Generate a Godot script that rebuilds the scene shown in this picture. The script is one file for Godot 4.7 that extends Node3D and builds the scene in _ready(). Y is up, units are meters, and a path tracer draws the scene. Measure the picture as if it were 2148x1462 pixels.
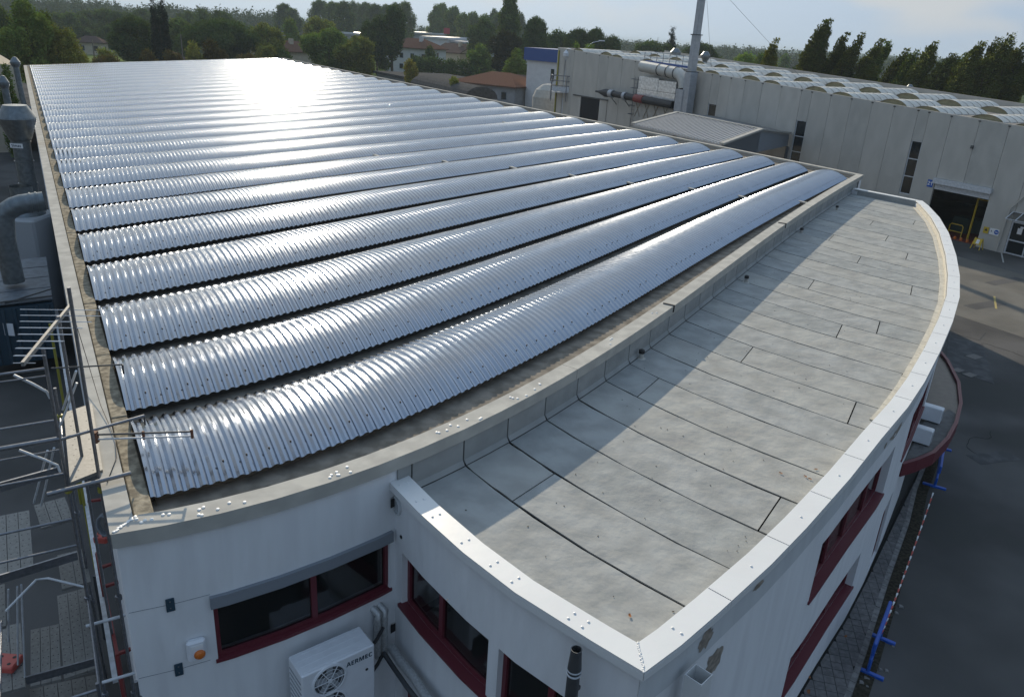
extends Node3D

var M := {}
var names := {}
var rng := RandomNumberGenerator.new()

class Geo:
	var v := PackedVector3Array()
	var n := PackedVector3Array()
	var c := PackedColorArray()
	var tint = null
	func put(p: Vector3, q: Vector3) -> void:
		v.append(p)
		n.append(q)
		if tint != null:
			c.append(tint)
	func tri(a: Vector3, b: Vector3, d: Vector3) -> void:
		var q := (b - a).cross(d - a).normalized()
		put(a, q); put(d, q); put(b, q)
	func quad(a: Vector3, b: Vector3, d: Vector3, e: Vector3) -> void:
		tri(a, b, d)
		tri(a, d, e)
	func smooth(a: Vector3, b: Vector3, d: Vector3, e: Vector3, na: Vector3, nb: Vector3, nd: Vector3, ne: Vector3) -> void:
		put(a, na); put(d, nd); put(b, nb)
		put(a, na); put(e, ne); put(d, nd)
	func hexa(p: Array) -> void:  # bottom ring 0-3 counter-clockwise from above, top ring 4-7
		quad(p[3], p[2], p[1], p[0])
		quad(p[4], p[5], p[6], p[7])
		for i in 4:
			var j := (i + 1) % 4
			quad(p[i], p[j], p[j + 4], p[i + 4])
	func box(at: Vector3, size: Vector3, b := Basis()) -> void:
		var h := size / 2.0
		var p := []
		for y in [-1, 1]:
			for q in [[-1, 1], [1, 1], [1, -1], [-1, -1]]:
				p.append(at + b * Vector3(q[0] * h.x, y * h.y, q[1] * h.z))
		hexa(p)
	func bevel(at: Vector3, size: Vector3, r: float, b := Basis()) -> void:  # a box with chamfered upright and top edges
		var h := size / 2.0
		var ring := [[-1, 1, r, 0], [-1, 1, 0, -r], [-1, -1, 0, r], [-1, -1, r, 0], [1, -1, -r, 0], [1, -1, 0, r], [1, 1, 0, -r], [1, 1, -r, 0]]
		var low := []
		var mid := []
		var top := []
		for q in ring:
			var x: float = q[0] * h.x + q[2]
			var z: float = q[1] * h.z + q[3]
			low.append(at + b * Vector3(x, -h.y, z))
			mid.append(at + b * Vector3(x, h.y - r, z))
			top.append(at + b * Vector3(x * (1.0 - r / h.x), h.y, z * (1.0 - r / h.z)))
		for i in 8:
			var j := (i + 1) % 8
			quad(low[j], low[i], mid[i], mid[j])
			quad(mid[j], mid[i], top[i], top[j])
		for i in range(1, 7):
			tri(top[0], top[i + 1], top[i])
			tri(low[0], low[i], low[i + 1])
	func bar(a: Vector3, b: Vector3, w: float, h := -1.0) -> void:
		var y := (b - a).normalized()
		var side := y.cross(Vector3.UP)
		if side.length() < 0.01:
			side = Vector3.RIGHT
		side = side.normalized()
		box((a + b) / 2.0, Vector3(w, (b - a).length(), h if h > 0 else w), Basis(side, y, side.cross(y)))
	func tube(path: Array, r, sides := 8, caps := true) -> void:
		var m := path.size()
		var side := Vector3.ZERO
		var rings := []
		var norms := []
		for i in m:
			var t: Vector3 = (path[mini(i + 1, m - 1)] - path[maxi(i - 1, 0)]).normalized()
			if side == Vector3.ZERO:
				side = t.cross(Vector3.UP if absf(t.y) < 0.9 else Vector3.RIGHT).normalized()
			side = (side - t * side.dot(t)).normalized()
			var up := side.cross(t)
			var rr: float = r[i] if r is Array else r
			var ring := []
			var nn := []
			for k in sides:
				var w := side * cos(TAU * k / sides) + up * sin(TAU * k / sides)
				ring.append(path[i] + w * rr)
				nn.append(w)
			rings.append(ring)
			norms.append(nn)
		for i in m - 1:
			for k in sides:
				var l := (k + 1) % sides
				smooth(rings[i][l], rings[i][k], rings[i + 1][k], rings[i + 1][l], norms[i][l], norms[i][k], norms[i + 1][k], norms[i + 1][l])
		if caps:
			for k in range(1, sides - 1):
				tri(rings[0][0], rings[0][k + 1], rings[0][k])
				tri(rings[m - 1][0], rings[m - 1][k], rings[m - 1][k + 1])
	func lathe(at: Vector3, prof: Array, sides := 16, b := Basis()) -> void:  # profile of Vector2(radius, height)
		for i in prof.size() - 1:
			var p: Vector2 = prof[i]
			var q: Vector2 = prof[i + 1]
			var d := (q - p).normalized()
			for k in sides:
				var a0 := TAU * k / sides
				var a1 := TAU * (k + 1) / sides
				var r0 := Vector3(cos(a0), 0, sin(a0))
				var r1 := Vector3(cos(a1), 0, sin(a1))
				var n0 := b * (r0 * d.y - Vector3.UP * d.x)
				var n1 := b * (r1 * d.y - Vector3.UP * d.x)
				smooth(at + b * (r1 * p.x + Vector3.UP * p.y), at + b * (r0 * p.x + Vector3.UP * p.y), at + b * (r0 * q.x + Vector3.UP * q.y), at + b * (r1 * q.x + Vector3.UP * q.y), n1, n0, n0, n1)
	func prism(poly: PackedVector2Array, y0: float, y1: float, y1b = null) -> void:  # plan polygon (x, z)
		var p := poly
		if not Geometry2D.is_polygon_clockwise(p):  # orient so that sides face out
			p = poly.duplicate()
			p.reverse()
		var ix := Geometry2D.triangulate_polygon(p)
		for i in range(0, ix.size(), 3):
			var t := [p[ix[i]], p[ix[i + 1]], p[ix[i + 2]]]
			var a := Vector3(t[0].x, y1, t[0].y)
			var b := Vector3(t[1].x, y1, t[1].y)
			var d := Vector3(t[2].x, y1, t[2].y)
			if (b - a).cross(d - a).y < 0:
				var s := b
				b = d
				d = s
			tri(a, b, d)
			var dn := Vector3(0, y0 - y1, 0)
			tri(a + dn, d + dn, b + dn)
		for i in p.size():
			var a: Vector2 = p[i]
			var b: Vector2 = p[(i + 1) % p.size()]
			quad(Vector3(b.x, y0, b.y), Vector3(a.x, y0, a.y), Vector3(a.x, y1, a.y), Vector3(b.x, y1, b.y))
	func mesh() -> ArrayMesh:
		var arr := []
		arr.resize(Mesh.ARRAY_MAX)
		arr[Mesh.ARRAY_VERTEX] = v
		arr[Mesh.ARRAY_NORMAL] = n
		if c.size():
			arr[Mesh.ARRAY_COLOR] = c
		var m := ArrayMesh.new()
		m.add_surface_from_arrays(Mesh.PRIMITIVE_TRIANGLES, arr)
		return m

# ---------------------------------------------------------------- naming and tree of things
func numbered(parent: Node, called: String) -> String:
	var key := str(parent.get_instance_id()) + called
	var k: int = names.get(key, 0)
	names[key] = k + 1
	return called if k == 0 else "%s_%03d" % [called, k]

func add(o: Node3D, called: String, parent: Node = null) -> Node3D:
	var p: Node = parent if parent else self
	o.name = numbered(p, called)
	p.add_child(o, true)
	return o

func obj(called: String, g, m: Material, parent: Node = null) -> MeshInstance3D:
	var o := MeshInstance3D.new()
	o.mesh = g.mesh() if g is Geo else g
	o.material_override = m
	return add(o, called, parent)

func tag(o: Node, label: String, category: String, group := "") -> Node:
	o.set_meta("label", label)
	o.set_meta("category", category)
	if group:
		o.set_meta("group", group)
	return o

func thing(called: String, label: String, category: String, at := Vector3.ZERO, group := "") -> Node3D:
	var o := Node3D.new()
	add(o, called)
	o.position = at
	tag(o, label, category, group)
	return o

func struct(called: String, g, m: Material) -> MeshInstance3D:
	var o := obj(called, g, m)
	o.set_meta("kind", "structure")
	return o

func stuff(o: Node) -> Node:
	o.set_meta("kind", "stuff")
	return o

func scatter(called: String, mesh: Mesh, m: Material, xf: Array, parent: Node = null, cols = null) -> MultiMeshInstance3D:
	var mm := MultiMesh.new()
	mm.transform_format = MultiMesh.TRANSFORM_3D
	mm.use_colors = cols != null
	mm.mesh = mesh
	mm.instance_count = xf.size()
	for i in xf.size():
		mm.set_instance_transform(i, xf[i])
		if cols != null:
			mm.set_instance_color(i, cols[i])
	var o := MultiMeshInstance3D.new()
	o.multimesh = mm
	o.material_override = m
	add(o, called, parent)
	return o

# ---------------------------------------------------------------- materials
func lin(r: float, g: float, b: float) -> Color:
	return Color(r, g, b).linear_to_srgb()

func noise_tex(freq: float, oct: int, lo: Color, hi: Color, sd: int, size := 512, contrast := 0.25) -> NoiseTexture2D:
	var f := FastNoiseLite.new()
	f.seed = sd
	f.frequency = freq
	f.noise_type = FastNoiseLite.TYPE_SIMPLEX_SMOOTH
	f.fractal_octaves = oct
	var g := Gradient.new()
	g.set_color(0, lo)
	g.set_color(1, hi)
	g.set_offset(0, contrast)
	g.set_offset(1, 1.0 - contrast)
	var t := NoiseTexture2D.new()
	t.width = size
	t.height = size
	t.seamless = true
	t.noise = f
	t.color_ramp = g
	return t

func bump_tex(freq: float, oct: int, strength: float, sd: int) -> NoiseTexture2D:
	var f := FastNoiseLite.new()
	f.seed = sd
	f.frequency = freq
	f.fractal_octaves = oct
	var t := NoiseTexture2D.new()
	t.width = 512
	t.height = 512
	t.seamless = true
	t.noise = f
	t.as_normal_map = true
	t.bump_strength = strength
	return t

# col is linear; var_ is how far tones wander; scale is texture repeats per metre
func mat(called: String, col: Color, rough: float, metal := 0.0, vary := 0.0, scale := 0.5, freq := 0.01, bump := 0.0) -> StandardMaterial3D:
	var m := StandardMaterial3D.new()
	m.resource_name = called
	m.roughness = rough
	m.metallic = metal
	m.albedo_color = lin(col.r, col.g, col.b)
	if vary > 0.0:
		var k := col / (1.0 - vary * 0.5) if false else col
		m.albedo_color = Color.WHITE
		m.albedo_texture = noise_tex(freq, 5, lin(k.r * (1.0 - vary), k.g * (1.0 - vary), k.b * (1.0 - vary)), lin(k.r * (1.0 + vary), k.g * (1.0 + vary), k.b * (1.0 + vary)), called.hash() % 1000)
	if bump > 0.0:
		m.normal_enabled = true
		m.normal_scale = bump
		m.normal_texture = bump_tex(freq * 2.0, 4, 6.0, called.hash() % 999)
	if vary > 0.0 or bump > 0.0:
		m.uv1_triplanar = true
		m.uv1_world_triplanar = true
		m.uv1_scale = Vector3.ONE * scale
	M[called] = m
	return m

func make_materials() -> void:
	var zinc := mat("zinc_sheet", Color(0.275, 0.31, 0.365), 0.3, 1.0, 0.05, 0.31, 0.006)
	zinc.roughness_texture = noise_tex(0.02, 4, Color(0.14, 0.14, 0.14), Color(0.19, 0.19, 0.19), 71)
	zinc.roughness = 1.0
	mat("white_wall", Color(0.66, 0.67, 0.68), 0.85, 0.0, 0.05, 0.23, 0.006, 0.25)
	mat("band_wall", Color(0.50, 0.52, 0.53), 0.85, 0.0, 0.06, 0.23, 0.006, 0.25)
	mat("white_sheet", Color(0.63, 0.64, 0.635), 0.38, 0.0, 0.02, 0.25, 0.006, 0.04)
	mat("coping_concrete", Color(0.41, 0.40, 0.365), 0.8, 0.0, 0.1, 0.4, 0.008, 0.08)
	mat("beam_concrete", Color(0.27, 0.24, 0.185), 0.85, 0.0, 0.3, 0.8, 0.012, 0.3)
	mat("gutter", Color(0.20, 0.182, 0.155), 0.9, 0.0, 0.22, 0.5, 0.008, 0.2)
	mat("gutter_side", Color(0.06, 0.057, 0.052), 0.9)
	mat("felt", Color(0.30, 0.307, 0.298), 0.93, 0.0, 0.10, 0.27, 0.009, 0.3)
	mat("felt_b", Color(0.285, 0.295, 0.288), 0.93, 0.0, 0.10, 0.31, 0.009, 0.3)
	mat("felt_c", Color(0.315, 0.318, 0.302), 0.93, 0.0, 0.10, 0.23, 0.009, 0.3)
	mat("felt_cream", Color(0.43, 0.415, 0.365), 0.9, 0.0, 0.1, 0.7, 0.012, 0.3)
	mat("bitumen", Color(0.03, 0.03, 0.03), 0.8)
	mat("crimson", Color(0.12, 0.017, 0.027), 0.45)
	mat("red_paint", Color(0.20, 0.03, 0.028), 0.55)
	mat("plate_blue", Color(0.02, 0.05, 0.075), 0.5)
	mat("shutter_grey", Color(0.20, 0.22, 0.245), 0.6)
	mat("dark_rubber", Color(0.02, 0.02, 0.022), 0.7)
	mat("rust", Color(0.13, 0.055, 0.03), 0.8)
	mat("steel", Color(0.21, 0.22, 0.24), 0.42, 0.85, 0.15, 1.2, 0.02)
	mat("steel_dark", Color(0.09, 0.095, 0.10), 0.5, 0.6)
	mat("steel_pale", Color(0.56, 0.59, 0.62), 0.45, 0.2, 0.12, 1.0, 0.01)
	mat("plank_steel", Color(0.20, 0.20, 0.19), 0.6, 0.3, 0.10, 1.6, 0.015)
	mat("lid_grey", Color(0.13, 0.15, 0.17), 0.6, 0.0, 0.15, 0.5, 0.01)
	mat("duct_zinc", Color(0.16, 0.18, 0.19), 0.42, 0.8, 0.18, 0.7, 0.012)
	mat("duct_beige", Color(0.47, 0.47, 0.44), 0.5, 0.1, 0.08, 0.6, 0.01)
	mat("chimney_grey", Color(0.34, 0.36, 0.385), 0.5, 0.3, 0.1, 0.4, 0.01)
	mat("aluminium", Color(0.68, 0.69, 0.69), 0.35, 0.85, 0.2, 0.5, 0.012, 0.5)
	mat("black_sleeve", Color(0.022, 0.022, 0.025), 0.6)
	mat("panel_concrete", Color(0.48, 0.46, 0.415), 0.88, 0.0, 0.065, 0.16, 0.008, 0.2)
	mat("panel_concrete_b", Color(0.445, 0.43, 0.39), 0.88, 0.0, 0.07, 0.19, 0.009, 0.2)
	mat("shell_cream", Color(0.58, 0.56, 0.50), 0.5, 0.0, 0.12, 0.4, 0.01)
	mat("shell_end", Color(0.33, 0.30, 0.19), 0.7, 0.0, 0.12, 0.5, 0.01)
	mat("roof_membrane_light", Color(0.22, 0.21, 0.195), 0.8, 0.0, 0.15, 0.2, 0.01)
	mat("ribbed_grey", Color(0.40, 0.40, 0.40), 0.5, 0.2, 0.08, 0.3, 0.01)
	mat("blue_fascia", Color(0.025, 0.07, 0.24), 0.5)
	mat("sign_blue", Color(0.01, 0.09, 0.40), 0.5)
	mat("sign_white", Color(0.75, 0.75, 0.75), 0.5)
	mat("yellow", Color(0.55, 0.38, 0.03), 0.5)
	mat("pipe_yellow", Color(0.26, 0.24, 0.03), 0.5)
	mat("plastic_blue", Color(0.015, 0.09, 0.42), 0.45)
	mat("plastic_red", Color(0.50, 0.09, 0.07), 0.5)
	mat("orange", Color(0.55, 0.14, 0.02), 0.4)
	mat("ac_white", Color(0.68, 0.70, 0.73), 0.4, 0.0, 0.03, 0.8, 0.01)
	mat("ac_grey", Color(0.30, 0.32, 0.34), 0.5)
	mat("fan_dark", Color(0.05, 0.055, 0.06), 0.6)
	mat("black", Color(0.012, 0.012, 0.012), 0.6)
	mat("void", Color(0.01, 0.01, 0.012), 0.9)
	mat("foil", Color(0.45, 0.46, 0.46), 0.45, 0.5, 0.2, 2.0, 0.02, 0.8)
	mat("asphalt", Color(0.095, 0.093, 0.09), 0.92, 0.0, 0.22, 0.06, 0.004, 0.2)
	mat("asphalt_old", Color(0.15, 0.143, 0.128), 0.92, 0.0, 0.1, 0.1, 0.006, 0.15)
	mat("slab_concrete", Color(0.10, 0.10, 0.10), 0.9, 0.0, 0.15, 0.3, 0.01)
	mat("tile_a", Color(0.145, 0.14, 0.14), 0.85, 0.0, 0.15, 1.3, 0.01)
	mat("tile_b", Color(0.135, 0.132, 0.132), 0.85, 0.0, 0.15, 1.3, 0.01)
	mat("tile_c", Color(0.153, 0.148, 0.147), 0.85, 0.0, 0.15, 1.3, 0.01)
	mat("kerb", Color(0.21, 0.205, 0.20), 0.85, 0.0, 0.18, 1.0, 0.01)
	mat("joint", Color(0.03, 0.03, 0.028), 0.95)
	mat("line_yellow", Color(0.30, 0.24, 0.08), 0.8)
	mat("line_white", Color(0.30, 0.30, 0.29), 0.8)
	mat("dirt", Color(0.05, 0.045, 0.035), 0.95, 0.0, 0.3, 0.8, 0.02, 0.4)
	mat("field", Color(0.055, 0.075, 0.03), 0.95, 0.0, 0.35, 0.012, 0.01)
	mat("grass", Color(0.13, 0.16, 0.055), 0.95, 0.0, 0.25, 0.05, 0.01)
	mat("road_far", Color(0.22, 0.22, 0.21), 0.9)
	mat("hill", Color(0.045, 0.068, 0.05), 0.95, 0.0, 0.3, 0.01, 0.01)
	mat("house_white", Color(0.62, 0.62, 0.61), 0.85, 0.0, 0.05, 0.2, 0.01)
	mat("house_cream", Color(0.48, 0.42, 0.33), 0.85, 0.0, 0.07, 0.2, 0.01)
	mat("house_grey", Color(0.33, 0.335, 0.34), 0.85, 0.0, 0.1, 0.2, 0.01)
	mat("roof_tile", Color(0.15, 0.085, 0.06), 0.85, 0.0, 0.25, 0.3, 0.03)
	mat("roof_tile_dark", Color(0.105, 0.075, 0.062), 0.85, 0.0, 0.25, 0.3, 0.03)
	mat("roof_grey", Color(0.085, 0.083, 0.08), 0.8, 0.0, 0.25, 0.2, 0.02)
	mat("roof_white", Color(0.55, 0.55, 0.55), 0.5, 0.0, 0.1, 0.1, 0.01)
	mat("sign_red", Color(0.45, 0.05, 0.06), 0.5)
	mat("bark", Color(0.09, 0.07, 0.05), 0.95)
	mat("bark_pale", Color(0.18, 0.16, 0.13), 0.95)
	mat("wet_roof", Color(0.03, 0.027, 0.022), 0.35, 0.0, 0.4, 0.6, 0.012)
	mat("dry_roof", Color(0.13, 0.125, 0.12), 0.85, 0.0, 0.15, 0.6, 0.012)
	mat("peel", Color(0.24, 0.21, 0.175), 0.9, 0.0, 0.3, 1.2, 0.015, 0.5)
	mat("sealant", Color(0.72, 0.72, 0.70), 0.5)
	mat("dry_leaf", Color(0.22, 0.08, 0.025), 0.9)
	mat("goods_green", Color(0.03, 0.06, 0.05), 0.8)
	mat("floor_red", Color(0.16, 0.035, 0.02), 0.8)
	M["white_wall"].uv1_scale = Vector3(0.9, 0.07, 0.9)   # rain streaks run down
	M["band_wall"].uv1_scale = Vector3(0.9, 0.1, 0.9)
	M["panel_concrete"].uv1_scale = Vector3(0.22, 0.07, 0.22)
	M["panel_concrete_b"].uv1_scale = Vector3(0.25, 0.09, 0.25)
	for k in ["felt", "felt_b", "felt_c", "asphalt", "asphalt_old", "field", "grass", "road_far", "hill", "roof_tile", "roof_tile_dark", "roof_grey", "dirt", "roof_membrane_light", "coping_concrete", "beam_concrete", "bark", "house_white", "house_cream", "house_grey", "white_wall", "band_wall", "kerb", "joint", "gutter", "shell_end", "slab_concrete", "tile_a", "tile_b", "tile_c", "panel_concrete", "panel_concrete_b"]:
		M[k].specular_mode = BaseMaterial3D.SPECULAR_DISABLED
	var glass := StandardMaterial3D.new()
	glass.resource_name = "glass"
	glass.albedo_color = Color(0.05, 0.07, 0.08, 0.45)
	glass.transparency = BaseMaterial3D.TRANSPARENCY_ALPHA
	glass.roughness = 0.06
	M["glass"] = glass
	mat("dark_glass", Color(0.012, 0.017, 0.02), 0.12)
	var leaf := StandardMaterial3D.new()
	leaf.resource_name = "leaf"
	leaf.vertex_color_use_as_albedo = true
	leaf.roughness = 0.9
	leaf.specular_mode = BaseMaterial3D.SPECULAR_DISABLED
	leaf.backlight_enabled = true
	leaf.backlight = lin(0.18, 0.21, 0.04)
	M["leaf"] = leaf

# ---------------------------------------------------------------- sky, sun, camera
const SUN_AZ := Vector3(-0.271, 0, -0.963)

func sky_image() -> Image:
	var im := Image.create(1024, 512, false, Image.FORMAT_RGBF)
	var f := FastNoiseLite.new()
	f.seed = 5
	f.frequency = 1.7
	f.fractal_octaves = 5
	var az := SUN_AZ.normalized()
	var sun := (az * cos(deg_to_rad(22.0)) + Vector3.UP * sin(deg_to_rad(22.0))).normalized()
	for j in 512:
		var el := PI * (0.5 - (j + 0.5) / 512.0)
		for i in 1024:
			var ph := TAU * (i + 0.5) / 1024.0  # the seam of the picture looks along -z
			var d := Vector3(sin(ph) * cos(el), sin(el), -cos(ph) * cos(el))
			var y := maxf(d.y, 0.0)
			var s := maxf(0.0, d.dot(sun))
			var c := Color(0.115, 0.175, 0.265).lerp(Color(0.20, 0.30, 0.45), pow(y, 0.7))
			c += Color(0.29, 0.29, 0.255) * pow(s, 1.8) + Color(0.04, 0.035, 0.02) * pow(s, 12.0)
			var q := Vector3(d.x, d.y * 2.6, d.z) / (0.35 + y)
			var k := smoothstep(0.02, 0.42, f.get_noise_3dv(q) + 0.12)
			k *= smoothstep(0.0, 0.05, d.y) * 0.85 * (1.0 - smoothstep(0.5, 0.9, d.y))
			c = c.lerp(Color(0.40, 0.415, 0.42) * (0.5 + 0.62 * s), k)
			if d.y < 0.0:
				c = Color(0.07, 0.075, 0.07)
			im.set_pixel(i, j, c)
	return im

func set_view() -> void:
	var cam := Camera3D.new()
	cam.transform = Transform3D(Basis(Vector3(0.998057, 0.05781, -0.023227), Vector3(-0.062302, 0.926105, -0.372085), Vector3(0.0, 0.372809, 0.927908)), Vector3(0, 11.5, 0))
	cam.fov = 48.1
	cam.near = 0.1
	cam.far = 9000.0
	cam.current = true
	add(cam, "camera")
	var sky_mat := PanoramaSkyMaterial.new()
	sky_mat.panorama = ImageTexture.create_from_image(sky_image())
	var sky := Sky.new()
	sky.sky_material = sky_mat
	var env := Environment.new()
	env.background_mode = Environment.BG_SKY
	env.sky = sky
	env.tonemap_mode = Environment.TONE_MAPPER_LINEAR
	env.tonemap_exposure = 1.6
	env.sdfgi_enabled = true
	env.ssao_enabled = true
	env.ssil_enabled = true
	env.fog_enabled = true
	env.fog_density = 0.00024
	env.fog_light_color = Color(0.70, 0.76, 0.80)
	var we := WorldEnvironment.new()
	we.environment = env
	we.name = "world"
	add_child(we, true)
	var sun := DirectionalLight3D.new()
	sun.light_energy = 1.15
	sun.light_color = Color(1.0, 0.935, 0.83)
	sun.light_angular_distance = 0.5
	sun.shadow_enabled = true
	var to := (SUN_AZ.normalized() * cos(deg_to_rad(21.0)) + Vector3.UP * sin(deg_to_rad(21.0)))
	sun.basis = Basis.looking_at(-to, Vector3.UP)
	add(sun, "sun")

# ---------------------------------------------------------------- plan helpers
const DV := Vector2(-0.5265, -0.850)   # along the long side walls, away from the camera
const EV := Vector2(0.850, -0.5265)    # across the roof

func te(t: float, s: float, y := 0.0) -> Vector3:
	var p := EV * t + DV * s
	return Vector3(p.x, y, p.y)

func te2(t: float, s: float) -> Vector2:
	return EV * t + DV * s

func v3(p: Vector2, y: float) -> Vector3:
	return Vector3(p.x, y, p.y)

func plen(path: Array) -> float:
	var u := 0.0
	for i in path.size() - 1:
		u += path[i].distance_to(path[i + 1])
	return u

func along(path: Array, u: float) -> Array:  # point and outward normal
	for i in path.size() - 1:
		var l: float = path[i].distance_to(path[i + 1])
		if u <= l or i == path.size() - 2:
			var d: Vector2 = (path[i + 1] - path[i]) / l
			return [path[i] + d * u, Vector2(-d.y, d.x)]
		u -= l
	return []

func mitre(path: Array, i: int) -> Array:
	var a: Vector2 = (path[i] - path[i - 1]).normalized()
	var b: Vector2 = (path[i + 1] - path[i]).normalized()
	var na := Vector2(-a.y, a.x)
	var m := (na + Vector2(-b.y, b.x)).normalized()
	return [path[i], m / maxf(m.dot(na), 0.35)]

func cut(path: Array, u0: float, u1: float) -> Array:  # points with mitred outward normals between two lengths
	var out := [along(path, u0)]
	var last := along(path, u1)
	var u := 0.0
	for i in range(1, path.size() - 1):
		u += path[i - 1].distance_to(path[i])
		if absf(u - u0) < 0.012:
			out[0] = mitre(path, i)
			out[0][0] += (path[i + 1] - path[i]).normalized() * (u0 - u)
		elif absf(u - u1) < 0.012:
			last = mitre(path, i)
			last[0] += (path[i] - path[i - 1]).normalized() * (u1 - u)
		elif u > u0 and u < u1:
			out.append(mitre(path, i))
	out.append(last)
	return out

# a solid strip that follows a plan path: from offset o0 to o1 (outwards), heights y0 to y1
func strip(g: Geo, path: Array, u0: float, u1: float, o0: float, o1: float, y0: float, y1: float) -> void:
	var p := cut(path, u0, u1)
	for i in p.size() - 1:
		var a0: Vector2 = p[i][0] + p[i][1] * o0
		var a1: Vector2 = p[i][0] + p[i][1] * o1
		var b0: Vector2 = p[i + 1][0] + p[i + 1][1] * o0
		var b1: Vector2 = p[i + 1][0] + p[i + 1][1] * o1
		g.quad(v3(a1, y0), v3(b1, y0), v3(b1, y1), v3(a1, y1))
		g.quad(v3(b0, y0), v3(a0, y0), v3(a0, y1), v3(b0, y1))
		g.quad(v3(a1, y1), v3(b1, y1), v3(b0, y1), v3(a0, y1))
		g.quad(v3(a0, y0), v3(b0, y0), v3(b1, y0), v3(a1, y0))
		if i == 0:
			g.quad(v3(a0, y0), v3(a1, y0), v3(a1, y1), v3(a0, y1))
		if i == p.size() - 2:
			g.quad(v3(b1, y0), v3(b0, y0), v3(b0, y1), v3(b1, y1))

# a wall along a path with openings [u0, u1, y0, y1]
func wall(g: Geo, path: Array, u0: float, u1: float, y0: float, y1: float, thick: float, holes: Array) -> void:
	var marks := [u0, u1]
	for h in holes:
		marks.append(h[0])
		marks.append(h[1])
	marks.sort()
	for i in marks.size() - 1:
		var a: float = marks[i]
		var b: float = marks[i + 1]
		if b - a < 0.01 or b <= u0 or a >= u1:
			continue
		var levels := [y0]
		for h in holes:
			if h[0] <= a + 0.001 and h[1] >= b - 0.001:
				levels.append(h[2])
				levels.append(h[3])
		levels.append(y1)
		levels.sort()
		for k in range(0, levels.size(), 2):
			if levels[k + 1] - levels[k] > 0.005:
				strip(g, path, a, b, -thick, 0.0, levels[k], levels[k + 1])

# a window group: crimson frame, panes, sill that stands proud
func window(parent: Node, path: Array, u0: float, u1: float, y0: float, y1: float, splits: Array, deep := 0.14, sill := 0.10, fw := 0.07) -> void:
	var root := Node3D.new()
	add(root, "window", parent)
	var g := Geo.new()
	strip(g, path, u0, u1, -deep - 0.07, -deep, y0, y0 + fw)
	strip(g, path, u0, u1, -deep - 0.07, -deep, y1 - fw, y1)
	var edges := [u0] + splits + [u1]
	for i in edges.size():
		var e: float = edges[i]
		var lo := e if i == 0 else (e - fw if i == edges.size() - 1 else e - fw * 0.7)
		var hi := e + fw if i == 0 else (e if i == edges.size() - 1 else e + fw * 0.7)
		strip(g, path, lo, hi, -deep - 0.072, -deep + 0.004, y0 + fw, y1 - fw)
	obj("frame", g, M.crimson, root)
	for i in edges.size() - 1:
		var p := Geo.new()
		var ua: float = edges[i] + fw * 0.7
		var ub: float = edges[i + 1] - fw * 0.7
		strip(p, path, ua, ub, -deep - 0.045, -deep - 0.035, y0 + fw, y1 - fw)
		obj("pane", p, M.glass, root)
	if sill > 0.0:
		var s := Geo.new()
		strip(s, path, u0 - 0.03, u1 + 0.03, -deep + 0.005, sill, y0 - 0.05, y0 + 0.006)
		obj("sill", s, M.crimson, root)

# ---------------------------------------------------------------- the factory hall with the corrugated vaults
const LEFT_S := [8.97, 9.74, 12.5, 15.2, 18.3, 21.5, 24.8, 28.0, 31.3]
const RIGHT_S := [25.65, 26.1, 28.6, 30.9, 33.3, 36.0, 38.9, 42.0, 45.4, 49.2, 53.0]
const BOW := [1.0, 1.0, 0.9, 0.72, 0.45, 0.15, 0.0]

func s_left(k: int) -> float:
	return LEFT_S[k] if k <= 8 else 31.3 + (k - 8) * 3.02

func s_right(k: int) -> float:
	return RIGHT_S[k] if k <= 10 else 53.0 + (k - 10) * 4.15

func s_line(k: int, t: float) -> float:
	var w := (t - 0.62) / (36.0 - 0.62)
	var b: float = BOW[k] if k < BOW.size() else 0.0
	var x := maxf(w, -0.03)
	var dip := (1.2 * x * exp(-x / 0.22) if k == 0 else x * exp(-x / 0.2)) * (1.0 - pow(x, 4.0)) * b
	return s_left(k) + (s_right(k) - s_left(k)) * (w - dip)

var main_path := []

func u_at(path: Array, i: int) -> float:
	return plen(path.slice(0, i + 1))

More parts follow.
